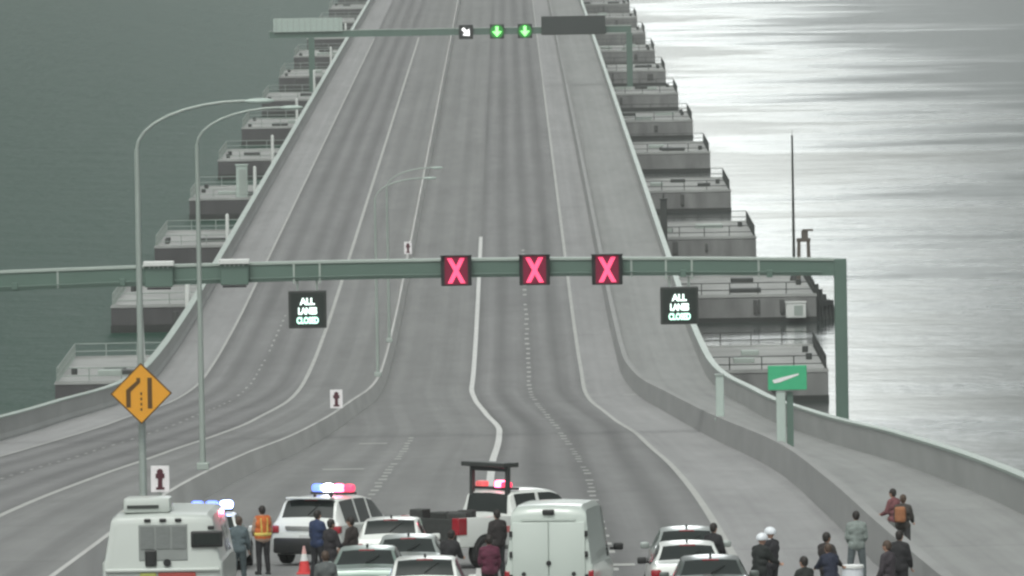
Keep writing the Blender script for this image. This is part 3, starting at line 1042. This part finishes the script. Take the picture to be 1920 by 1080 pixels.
# --- police SUV with its light bar on
ps = car('police_car', 'white police sport utility car with red and blue roof lights flashing', -5.52, 236.2, .35, SUV, M['white_paint'],
         [(-2.0, -1.05), (-.95, -.15), (-.02, .95)], (-2.34, -2.03), (.42, 1.1), None, 'black_mirror', .37)
ps['category'] = 'police car'
b = MB()
b.box((0, -2.56, .52), (1.72, .14, .40), bev=.05)
b.build('rear_bumper_cover', M['black'], ps, 40)
MB().box((0, -2.14, 1.75), (1.25, .34, .05), bev=.015).build('spoiler', M['white_paint'], ps)
MB().box((0, -2.515, .98), (1.1, .03, .09)).build('tailgate_trim', M['chrome'], ps)
bar = MB().box((0, -.45, 1.83), (1.2, .30, .06), bev=.02).build('light_bar', M['black'], ps)
for i, (xx, mm) in enumerate(((-.45, 'blue_dim'), (-.15, 'white_lamp'), (.15, 'red_lamp'), (.45, 'red_dim'))):
    MB().box((xx, -.45, 1.96), (.28, .28, .22), bev=.08).build('beacon', M[mm], bar)
MB().cyl((.30, -1.4, 1.77), (.30, -1.4, 1.98), .03, .015, 6).sph((.3, -1.4, 1.80), .06, 8).build('antenna', M['black'], ps)
MB().box((.38, -2.50, 1.0), (.14, .05, .07)).build('rear_strobe', M['white_lamp'], ps)

# --- second police car, mostly behind the bus
pc = car('police_car', 'white police sedan behind the bus with a blue roof light lit', -8.0, 233.5, .04, SEDAN, M['white_paint'], [(-1.2, -.42), (-.32, .75)], (-1.5, -.92), (.4, 1.08), None)
pc['category'] = 'police car'
bar = MB().box((0, -.3, 1.52), (1.1, .28, .06), bev=.02).build('light_bar', M['black'], pc)
for xx, mm in ((-.38, 'blue_dim'), (0, 'blue_dim'), (.38, 'blue_lamp')):
    MB().box((xx, -.3, 1.65), (.34, .26, .22), bev=.08).build('beacon', M[mm], bar)

# --- white high-roof van
VAN = [(-2.95, .45, 1.30, 2.30, .86, .76), (-2.93, .34, 1.34, 2.44, .96, .82), (-2.84, .30, 1.36, 2.58, .985, .80), (-2.5, .28, 1.36, 2.64, .99, .78), (0, .26, 1.36, 2.66, .99, .78), (1.2, .26, 1.36, 2.58, .99, .77),
       (1.75, .26, 1.30, 2.20, .98, .76), (2.3, .28, 1.18, 1.30, .96, .80), (2.85, .35, .95, 1.05, .9, .76), (3.0, .42, .80, .86, .82, .66)]
yaw = .10
t = place('cargo_van', 'tall white cargo van with blank rear doors at the bottom centre', .70 + 2.95 * math.sin(yaw), 198.2 + 2.95 * math.cos(yaw), yaw, 'van')
shell(t, VAN, M['van_paint'], [(.75, 1.95)], None, (1.35, 2.25), wtop=.90)
for sx in (-1, 1):
    for yy in (-1.75, 1.95):
        wheel(t, sx * .88, yy, .35)
        arch(t, sx * .975, yy, .35)
    d = MB().box((sx * .405, -2.965, 1.37), (.803, .06, 1.78), bev=.025).build('rear_door', M['van_paint'], t, 40)
    b = MB()
    for zz in (1.05, 1.55, 2.0):
        b.box((sx * .83, -2.985, zz), (.07, .06, .13), bev=.01)
    b.build('hinge', M['black'], d)
    MB().cyl((sx * .55, -2.99, 1.12), (sx * .55, -3.02, 1.12), .05, .05, 10).build('door_button', M['black'], d)
    MB().box((sx * .915, -2.9, .95), (.14, .10, .5), bev=.03).build('tail_light', M['tail'], t)
    mirror(t, sx * 1.0, 1.7, 1.55)
MB().cyl((0, -2.99, 1.36), (0, -3.03, 1.36), .055, .055, 12).build('handle', M['black'], t)
MB().box((0, -2.93, 2.475), (.26, .16, .12), bev=.03).build('roof_camera', M['black'], t)
MB().box((0, -2.97, 2.31), (1.2, .03, .05)).box((0, -2.98, .62), (1.9, .18, .2), bev=.05).build('bumper', M['van_paint'], t)
MB().box((0, -2.99, .82), (.34, .03, .16)).build('licence_plate', M['plate'], t)

# --- incident response pickup with folded sign board
yaw = .74
t = place('pickup_truck', 'white crew cab response pickup with a folded board on a rack and red lights', -.16, 234.8, yaw, 'pickup truck')
CAB = [(-.98, .5, 1.22, 1.27, .99, .80), (-.95, .45, 1.22, 1.34, 1.0, .78), (-.86, .45, 1.22, 1.86, 1.0, .72), (-.6, .45, 1.22, 1.95, 1.0, .71), (.6, .45, 1.20, 1.97, 1.0, .71), (1.0, .45, 1.19, 1.88, 1.0, .70),
       (1.55, .45, 1.18, 1.26, 1.0, .86), (2.3, .45, 1.12, 1.17, .98, .86), (2.6, .5, .95, 1.05, .93, .8)]
shell(t, CAB, M['white_paint'], [(-.72, .08), (.2, 1.15)], (-.94, -.84), (1.02, 1.5))
for sx in (-1, 1):
    MB().box((sx * .945, -2.02, .96), (.11, 2.06, .76), bev=.03).build('bed_side', M['white_paint'], t, 40)
    for yy in (-2.05, 1.75):
        wheel(t, sx * .90, yy, .42, .28)
        arch(t, sx * 1.0, yy, .42)
    MB().box((sx * .90, -3.06, 1.12), (.25, .10, .44), bev=.03).box((sx * 1.0, -2.93, 1.12), (.04, .30, .44), bev=.015).build('tail_light', M['tail'], t)
    mirror(t, sx * .98, 1.25, 1.32)
    MB().box((sx * .62, -.82, 1.70), (.10, .10, 1.76)).build('rack_post', M['dark_metal'], t)
MB().box((0, -2.0, .66), (1.86, 2.1, .12)).build('bed_floor', M['black'], t)
MB().box((0, -3.04, .95), (1.70, .07, .70), bev=.02).build('tailgate', M['mesh_dark'], t)
MB().box((0, -3.16, .56), (1.9, .16, .2), bev=.04).build('bumper', M['chrome'], t)
b = MB()
for i in range(14):
    b.box((random.uniform(-.65, .65), random.uniform(-2.9, -1.6), random.uniform(.9, 1.25)), (random.uniform(.3, .6), random.uniform(.3, .6), random.uniform(.35, .6)), rz=random.uniform(0, 1), bev=.03)
b.build('tool_load', M['mesh_dark'], t)
MB().box((-.08, -.74, 2.62), (1.5, .6, .12), bev=.02).build('folded_board', M['dark_metal'], t)
MB().box((0, -.84, 2.50), (1.3, .07, .10)).build('rack_bar', M['dark_metal'], t)
bar = MB().box((0, -.55, 2.0), (1.35, .28, .06), bev=.02).build('light_bar', M['black'], t)
for xx, mm in ((-.52, 'pink_lamp'), (.12, 'red_lamp'), (.34, 'red_dim')):
    MB().box((xx, -.55, 2.09), (.28 if mm == 'pink_lamp' else .22, .26, .16 if mm != 'red_lamp' else .22), bev=.05).build('beacon', M[mm], bar)
MB().box((1.005, .0, 1.0), (.012, 3.2, .16)).build('side_stripe', mat('pale_red_stripe', (.55, .16, .16), .5, .1, 3), t)

# --- white bus at the left
BUS = [(-4.5, .5, 1.9, 2.70, 1.12, .95), (-4.46, .42, 1.92, 2.82, 1.24, 1.04), (-4.3, .4, 1.94, 2.88, 1.275, 1.02), (-3.8, .4, 1.94, 2.92, 1.275, 1.02), (0, .4, 1.94, 2.93, 1.275, 1.02), (4.2, .4, 1.8, 2.84, 1.275, 1.02), (4.5, .5, 1.4, 2.5, 1.15, .95)]
t = place('shuttle_bus', 'white bus rear with louvred engine panel at the lower left', -7.36, 192.2, 0, 'bus')
shell(t, BUS, M['bus_paint'], [(-.9, .6), (.8, 2.8)], None, (3.9, 4.48), wtop=.92)
b = MB()
b.box((.02, -4.49, 2.30), (1.02, .05, .76), bev=.02)
gp = b.build('engine_panel', M['grey_grille'], t)
b = MB()
for i in range(3):
    b.box((-.31 + .33 * i, -4.522, 2.40), (.28, .02, .46))
gl = b.build('louvre', mat('dark_louvre', (.17, .185, .18), .6, .25, 8, stretch=(1, 1, 6)), gp)
b = MB()
b.box((.93, -4.52, 2.36), (.66, .10, .34), bev=.03)
fr = b.build('rear_window_frame', M['black'], t)
MB().box((.93, -4.575, 2.36), (.56, .02, .23)).build('pane', M['glass'], fr)
for xx in (-.30, .02, .34):
    MB().box((xx, -4.50, 2.765), (.14, .08, .07), bev=.02).build('marker_lamp', M['black'], t)
MB().box((1.02, -4.48, 2.60), (.14, .10, .07), bev=.02).build('side_marker', M['black'], t)
MB().box((-.24, -4.53, 1.98), (.24, .07, .34), bev=.03).build('air_intake', M['black'], t)
MB().cyl((.10, -4.5, 1.88), (.10, -4.56, 1.88), .08, .08, 12).build('fuel_cap', M['black'], t)
MB().box((0, -4.53, 1.73), (2.4, .10, .08), bev=.03).build('rear_rail', M['bus_paint'], t)
MB().box((.30, -4.52, 1.56), (.78, .05, .24), bev=.02).build('red_panel', mat('faded_red_panel', (.36, .06, .05), .5, .15, 4), t)
MB().box((-.30, -4.52, 1.56), (.34, .05, .24), bev=.02).build('yellow_panel', mat('olive_yellow_panel', (.36, .38, .10), .5, .15, 4), t)
MB().box((-.32, -3.4, 3.07), (.98, 1.6, .32), bev=.07).build('roof_unit', M['bus_paint'], t, 40)
MB().box((-.40, -4.21, 3.04), (.66, .03, .07)).build('roof_vent', M['dark_metal'], t)
for sx in (-1, 1):
    for yy in (-2.6, 2.9):
        wheel(t, sx * 1.14, yy, .45, .28)
        arch(t, sx * 1.255, yy, .45)
    MB().box((sx * 1.14, -4.48, 1.15), (.10, .08, .3), bev=.02).build('tail_light', M['tail'], t)

# ------------------------------------------------------------------ cone and drum
t = thing('traffic_cone', 'red and white traffic cone on the road beside the police car', 'traffic cone', (-5.42, 230.6, zr(230.6)))
MB().box((0, 0, .02), (.40, .40, .04), bev=.01).build('base', M['cone_red'], t)
MB().cyl((0, 0, .04), (0, 0, .34), .16, .105, 16).build('cone', M['cone_red'], t, 60)
MB().cyl((0, 0, .343), (0, 0, .52), .104, .065, 16).build('reflective_collar', M['white_metal'], t, 60)
MB().cyl((0, 0, .523), (0, 0, .72), .064, .025, 16).build('tip', mat('faded_cone_tip', (.62, .36, .34), .6, .1, 6), t, 60)
t = thing('plastic_drum', 'white plastic drum among the people at the lower right', 'drum', (7.62, 205.0, zr(205)))
MB().cyl((0, 0, 0), (0, 0, .42), .22, .25, 20).cyl((0, 0, .42), (0, 0, .90), .25, .235, 20).build('body', M['bucket'], t, 40)
MB().cyl((0, 0, .902), (0, 0, .96), .26, .25, 20).build('lid', M['white_metal'], t, 40)

# ------------------------------------------------------------------ people
def remesh(b, name, m, parent, vox, it=4):
    me = bpy.data.meshes.new(name)
    b.bm.to_mesh(me)
    b.bm.free()
    o = bpy.data.objects.new(name, me)
    COL.objects.link(o)
    r = o.modifiers.new('r', 'REMESH')
    r.mode = 'VOXEL'
    r.voxel_size = vox
    sm = o.modifiers.new('s', 'SMOOTH')
    sm.factor = .5
    sm.iterations = it
    dg = bpy.context.evaluated_depsgraph_get()
    out = bpy.data.meshes.new_from_object(o.evaluated_get(dg))
    out.name = name
    bpy.data.objects.remove(o)
    return link(name, out, m, parent, 180)

CL = {}
def cloth(name, c, rough=.85):
    if name not in CL:
        CL[name] = mat(name, c, rough, .45, 7, bump=1.0, stretch=(1.2, 1.2, 2.2))
    return CL[name]
SKIN = [mat('light_skin', (.42, .25, .18), .55, .08, 9), mat('tan_skin', (.30, .17, .11), .55, .08, 9)]
HAIR = [mat('dark_hair', (.018, .014, .012), .6, .4, 30), mat('brown_hair', (.07, .045, .03), .6, .4, 30)]
EYE = mat('eye', (.03, .02, .02), .2, .1, 9)

def hand(b, wrist, d, out, k=1.):
    """palm and five curled fingers; d runs along the forearm, out towards the thumb side"""
    d = Vector(d).normalized()
    out = (Vector(out) - d * d.dot(Vector(out))).normalized()
    nrm = d.cross(out)
    w_ = Vector(wrist)
    p1 = w_ + d * .085 * k
    for o_ in (-.022, 0, .022):
        b.cap(w_ + out * o_ * .7, .016, p1 + out * o_, .014, 8)
    for i, (o_, ln) in enumerate(((.030, .072), (.010, .082), (-.010, .076), (-.030, .060))):
        a = p1 + out * o_
        m_ = a + (d * .85 + nrm * .35).normalized() * ln * .55
        e = m_ + (d * .45 + nrm * .85).normalized() * ln * .5
        b.cap(a, .0105, m_, .0098, 7)
        b.cap(m_, .0098, e, .0085, 7)
    a = w_ + d * .025 + out * .026
    m_ = a + (d * .6 + out * .75).normalized() * .042
    e = m_ + (d * .9 + out * .2).normalized() * .034
    b.cap(a, .0135, m_, .0115, 7)
    b.cap(m_, .0115, e, .0095, 7)

def person(label, x, y, rz=0., h=1.75, top=('dark_jacket', (.02, .02, .022)), legs=('dark_trousers', (.018, .019, .022)), shoes=(.012, .012, .012),
           skin=0, hair=0, lean=0., side=0., arms=((.05, 0), (.05, 0)), stance=.11, step=0., head=0., extra=None, bulk=1., zoff=0., sit=False, group=None, headgear=None):
    """rz = 0 faces away up the road. arms: (forward swing, elbow bend) for left and right in radians"""
    z0 = zr(y) + zoff
    t = thing('person', label, 'person', (x, y, z0), rz, group)
    k = h / 1.75
    cl, sl2 = math.cos(lean), math.sin(lean)
    def up(px, py, pz):                        # upper body bends at the hip
        pz2 = pz - .95
        return Vector((px + side * pz2, py * cl + pz2 * sl2, .95 + pz2 * cl - py * sl2)) * k
    hip = [Vector((s * .095, 0, .93)) * k for s in (-1, 1)]
    if sit:
        knee = [Vector((s * .14, .42, .92)) * k for s in (-1, 1)]
        ank = [Vector((s * .14, .46, .48)) * k for s in (-1, 1)]
    else:
        knee = [Vector((s * stance, .03 + s * step * .5, .50)) * k for s in (-1, 1)]
        ank = [Vector((s * (stance + .02), -.03 + s * step, .085)) * k for s in (-1, 1)]
    toe = [a + Vector((s * .03, .155, -.045)) * k for a, s in zip(ank, (-1, 1))]
    heel = [a + Vector((0, -.045, -.05)) * k for a in ank]
    sh = [up(s * .168, 0, 1.405) for s in (-1, 1)]
    el, wr, wd = [], [], []
    for s, (fw, be) in zip((-1, 1), arms):
        u = up(s * .235 + 0, 0, 0) - up(0, 0, 0)
        dn = Vector((s * .17, math.sin(fw), -math.cos(fw)))
        e = sh[0 if s < 0 else 1] + dn.normalized() * .285 * k
        fd = Vector((-s * .25 * min(1, be), math.sin(fw + be), -math.cos(fw + be))).normalized()
        el.append(e)
        wd.append(fd)
        wr.append(e + fd * .245 * k)
    nk, hc = up(0, .015, 1.50), up(0, .03 + head * .5, 1.635)
    # body: one continuous skin
    b = MB()
    b.cap(up(-.07, 0, .98), .10 * k, up(.07, 0, .98), .10 * k)
    b.cap(up(-.05, 0, 1.12), .098 * k, up(.05, 0, 1.12), .098 * k)
    b.cap(up(-.085, 0, 1.30), .105 * k, up(.085, 0, 1.30), .105 * k)
    b.cap(up(0, 0, 1.0), .12 * k, up(0, 0, 1.34), .12 * k)
    b.cap(sh[0], .062 * k, sh[1], .062 * k)
    b.cap(up(0, 0, 1.42), .075 * k, nk, .056 * k)
    b.cap(nk, .055 * k, hc, .05 * k)
    for i in range(2):
        s = (-1, 1)[i]
        b.cap(hip[i], .088 * k, knee[i], .058 * k)
        b.cap(knee[i], .056 * k, ank[i], .038 * k)
        b.cap(heel[i], .034 * k, toe[i], .03 * k)
        b.cap(sh[i], .056 * k, el[i], .042 * k)
        b.cap(el[i], .042 * k, wr[i], .028 * k)
        hand(b, wr[i], wd[i], (-s * .4, .9, .1), k)
    # head: skull, jaw, nose, ears, brow
    b.sph(hc, (.08 * k, .098 * k, .114 * k), 16)
    b.sph(hc + Vector((0, .03, -.055)) * k, (.056 * k, .062 * k, .062 * k), 12)
    b.sph(hc + Vector((0, .098, -.012)) * k, (.014 * k, .022 * k, .024 * k), 8)
    b.sph(hc + Vector((0, .082, -.062)) * k, (.026 * k, .016 * k, .009 * k), 8)
    for s in (-1, 1):
        b.sph(hc + Vector((s * .079, -.005, -.01)) * k, (.012 * k, .022 * k, .033 * k), 8)
    remesh(b, 'body', SKIN[skin], t, .0085 * k, 3)
    b = MB()
    for s in (-1, 1):
        b.sph(hc + Vector((s * .031, .0845, .008)) * k, .0105 * k, 8)
    b.build('eyes', EYE, t, 180)
    # hair or headgear
    if headgear == 'helmet':
        b = MB()
        b.sph(hc + Vector((0, -.005, .035)) * k, (.125 * k, .145 * k, .12 * k), 18)
        bmesh.ops.bisect_plane(b.bm, geom=b.bm.verts[:] + b.bm.edges[:] + b.bm.faces[:], plane_co=hc + Vector((0, 0, -.01)), plane_no=(0, 0, -1), clear_outer=True)
        b.box(hc + Vector((0, .13, .0)) * k, (.2 * k, .10 * k, .02), bev=.005)
        b.build('helmet', M['bucket'], t, 50)
    else:
        b = MB()
        b.sph(hc + Vector((0, -.012, .022)) * k, (.092 * k, .103 * k, .106 * k), 16)
        b.sph(hc + Vector((0, -.045, -.02)) * k, (.08 * k, .064 * k, .082 * k), 12)
        if headgear == 'cap':
            b.box(hc + Vector((0, .11, .04)) * k, (.14 * k, .11 * k, .018), bev=.005)
        remesh(b, 'cap' if headgear == 'cap' else 'hair', HAIR[hair], t, .012, 2)
    # jacket
    g = .016 + .007 * bulk
    b = MB()
    b.cap(up(-.075, 0, .93), .112 * k + g, up(.075, 0, .93), .112 * k + g)
    b.cap(up(-.06, 0, 1.12), .108 * k + g, up(.06, 0, 1.12), .108 * k + g)
    b.cap(up(-.095, 0, 1.30), .112 * k + g, up(.095, 0, 1.30), .112 * k + g)
    b.cap(up(0, 0, .95), .125 * k + g, up(0, 0, 1.34), .13 * k + g)
    b.cap(sh[0], .056 * k + g, sh[1], .056 * k + g)
    for i in range(2):
        b.cap(up(0, -.005, 1.455), .062 * k + g * .5, sh[i] + Vector((0, 0, .01)), .05 * k + g)
    b.cap(up(0, -.005, 1.41), .085 * k, up(0, .0, 1.475), .072 * k)
    for i in range(2):
        b.cap(sh[i], .055 * k + g, el[i], .045 * k + g)
        b.cap(el[i], .046 * k + g, wr[i] - wd[i] * .035, .034 * k + g * .7)
    remesh(b, 'jacket', cloth(*top), t, .016, 5)
    b = MB()
    b.cap(up(-.07, 0, .95), .112 * k, up(.07, 0, .95), .112 * k)
    for i in range(2):
        b.cap(hip[i], .098 * k + g * .4, knee[i], .072 * k + g * .3)
        b.cap(knee[i], .070 * k + g * .3, ank[i] + Vector((0, 0, .02)), .055 * k + g * .3)
    remesh(b, 'trousers', cloth(*legs), t, .016, 5)
    for i in range(2):
        b = MB()
        b.cap(heel[i] + Vector((0, 0, .012)), .046 * k, toe[i] + Vector((0, 0, .008)), .042 * k)
        b.cap(heel[i] + Vector((0, .02, .02)), .046 * k, ank[i], .048 * k)
        b.box((heel[i] + toe[i]) / 2 + Vector((0, 0, -.028)) * k, (.085 * k, .27 * k, .03 * k), bev=.008)
        remesh(b, 'shoe', cloth('dark_shoe_leather', shoes), t, .012, 2)
    if extra:
        extra(t, up, k)
    return t

def vest(colr, band):
    def f(t, up, k):
        b = MB()
        for z_, r_ in ((.98, .145), (1.12, .142), (1.30, .150)):
            b.cap(up(-.08, 0, z_), r_ * k, up(.08, 0, z_), r_ * k)
        b.cap(up(0, 0, .98), .158 * k, up(0, 0, 1.36), .163 * k)
        b.cap(up(-.13, 0, 1.42), .095 * k, up(.13, 0, 1.42), .095 * k)
        remesh(b, 'safety_vest', colr, t, .014, 5)
        b = MB()
        b.sph(up(0, 0, 1.03), (.236 * k, .172 * k, .10 * k), 24)
        for s_ in (-1, 1):
            b.cap(up(s_ * .075, -.155, 1.1), .022 * k, up(s_ * .085, -.118, 1.43), .022 * k, 8)
        remesh(b, 'reflective_band', band, t, .012, 2)
    return f
def backpack(t, up, k):
    b = MB()
    b.box(up(0, -.24, 1.24), (.30 * k, .18 * k, .42 * k), bev=.06)
    remesh(b, 'backpack', cloth('orange_backpack', (.30, .13, .06)), t, .014, 4)

person('person in blue-grey clothes leaning towards the bus', -6.86, 223.0, -.25, 1.74, ('blue_grey_shirt', (.085, .115, .125)), ('blue_grey_trousers', (.055, .075, .08)), lean=.10, arms=((.75, .45), (.2, .25)), step=.06, hair=1)
person('person in an orange and yellow safety vest and black trousers', -6.47, 230.8, .35, 1.76, ('pale_shirt_sleeves', (.36, .26, .20)), ('black_trousers', (.016, .016, .018)),
       arms=((.25, .9), (.1, .25)), extra=vest(cloth('orange_vest', (.52, .13, .03)), cloth('yellow_band', (.62, .50, .12))), step=.03, headgear='cap', skin=1)
person('person in a dark blue jacket at the rear corner of the police car', -4.98, 226.3, -0.7, 1.76, ('navy_jacket', (.02, .035, .085)), arms=((.1, .3), (.3, .9)), step=.05)
person('person in black with hands forward, left of a second person in black', -4.52, 219.2, -0.9, 1.76, ('charcoal_coat', (.026, .024, .027)), ('charcoal_trousers', (.03, .03, .032)), bulk=1.6, arms=((.2, .7), (.3, .8)), side=.04)
person('person in a dark brown jacket standing beside the white hatchback', -4.02, 221.4, 1.1, 1.74, ('brown_black_jacket', (.035, .028, .026)), bulk=1.5, arms=((.15, .8), (.1, .4)), side=-.03)
person('person in a light grey sweatshirt at the bottom edge left of the green car', -4.18, 197.6, .1, 1.74, ('mid_grey_sweatshirt', (.10, .112, .112)), ('dark_grey_jeans', (.05, .055, .06)), hair=1)
person('person in black between the silver sedan and the pickup', -1.62, 210.5, -.4, 1.74, ('black_coat', (.02, .02, .022)), bulk=1.5, side=.10, lean=.15, arms=((.5, .8), (.4, .9)))
person('person in black standing beside the pickup rack', -.46, 224.2, 0.5, 1.76, ('black_hoodie', (.026, .022, .022)), arms=((.1, .2), (.1, .2)), hair=0)
person('person in a maroon jacket beside the left of the white van', -.62, 206.8, .15, 1.72, ('maroon_jacket', (.10, .022, .045)), ('black_jeans', (.014, .015, .016)), arms=((.2, .9), (.1, .3)), skin=1)
person('person in black standing beside the pale sedan at the right', 4.62, 212.0, -0.6, 1.74, ('black_parka', (.018, .018, .02)), bulk=1.3, arms=((.2, .5), (.2, .5)))
person('person in a dark jacket and white helmet beside the dark car, left of a pair', 5.45, 203.2, -0.8, 1.76, ('black_leather', (.017, .021, .020)), bulk=1.7, lean=.12, arms=((.7, .6), (.6, .6)), headgear='helmet')
person('person in a dark jacket and white helmet, right of a pair', 5.82, 206.4, 0.9, 1.78, ('grey_black_leather', (.022, .022, .026)), bulk=1.6, arms=((.3, .7), (.2, .6)), headgear='helmet')
person('shorter person in dark clothes at the bottom edge left of the white drum', 6.05, 190.0, 0.7, 1.72, ('green_black_jacket', (.020, .024, .022)), bulk=1.3, arms=((.4, .4), (.4, .4)))
person('person in a dark brown hoodie left of the grey sweatshirt', 7.0, 203.6, -0.8, 1.76, ('brown_hoodie', (.032, .027, .026)), bulk=1.9, arms=((.35, .8), (.3, .7)), side=-.05, skin=1)
person('person in a pale grey sweatshirt and jeans seen from behind by the barrier', 8.22, 218.4, .05, 1.76, ('pale_grey_sweatshirt', (.205, .24, .225)), ('faded_jeans', (.09, .11, .115)), bulk=1.6, arms=((.0, .9), (.0, .9)), stance=.15)
person('person in a dusty red top standing behind the barrier at the right', 9.95, 237.6, 0.9, 1.72, ('dusty_red_top', (.17, .065, .07)), ('grey_trousers', (.18, .185, .18)), arms=((.3, .9), (.2, .6)), hair=0, side=-.05)
person('person in dark clothes with an orange backpack behind the barrier', 9.98, 233.0, -0.35, 1.70, ('olive_black_jacket', (.05, .045, .04)), ('dark_cargo_trousers', (.05, .05, .052)), arms=((.2, .5), (.3, .7)), extra=backpack, hair=1)
person('person in a dark purple-grey coat at the lower right before the barrier', 8.12, 197.6, 1.0, 1.76, ('purple_grey_coat', (.045, .038, .045)), ('navy_trousers', (.03, .034, .05)), bulk=1.6, arms=((.1, .5), (.2, .8)), hair=1)
person('person in a black jacket partly hidden at the far right behind the purple-grey coat', 8.62, 203.5, -.5, 1.78, ('black_shell_jacket', (.019, .019, .021)), bulk=1.5, arms=((.5, .9), (.2, .4)), step=.05)
person('person stooping in a navy jacket, before the brown hoodie and beside the drum', 6.98, 200.6, .4, 1.62, ('deep_navy_jacket', (.017, .022, .042)), bulk=1.4, lean=.22, arms=((.7, .7), (.6, .8)), hair=1)
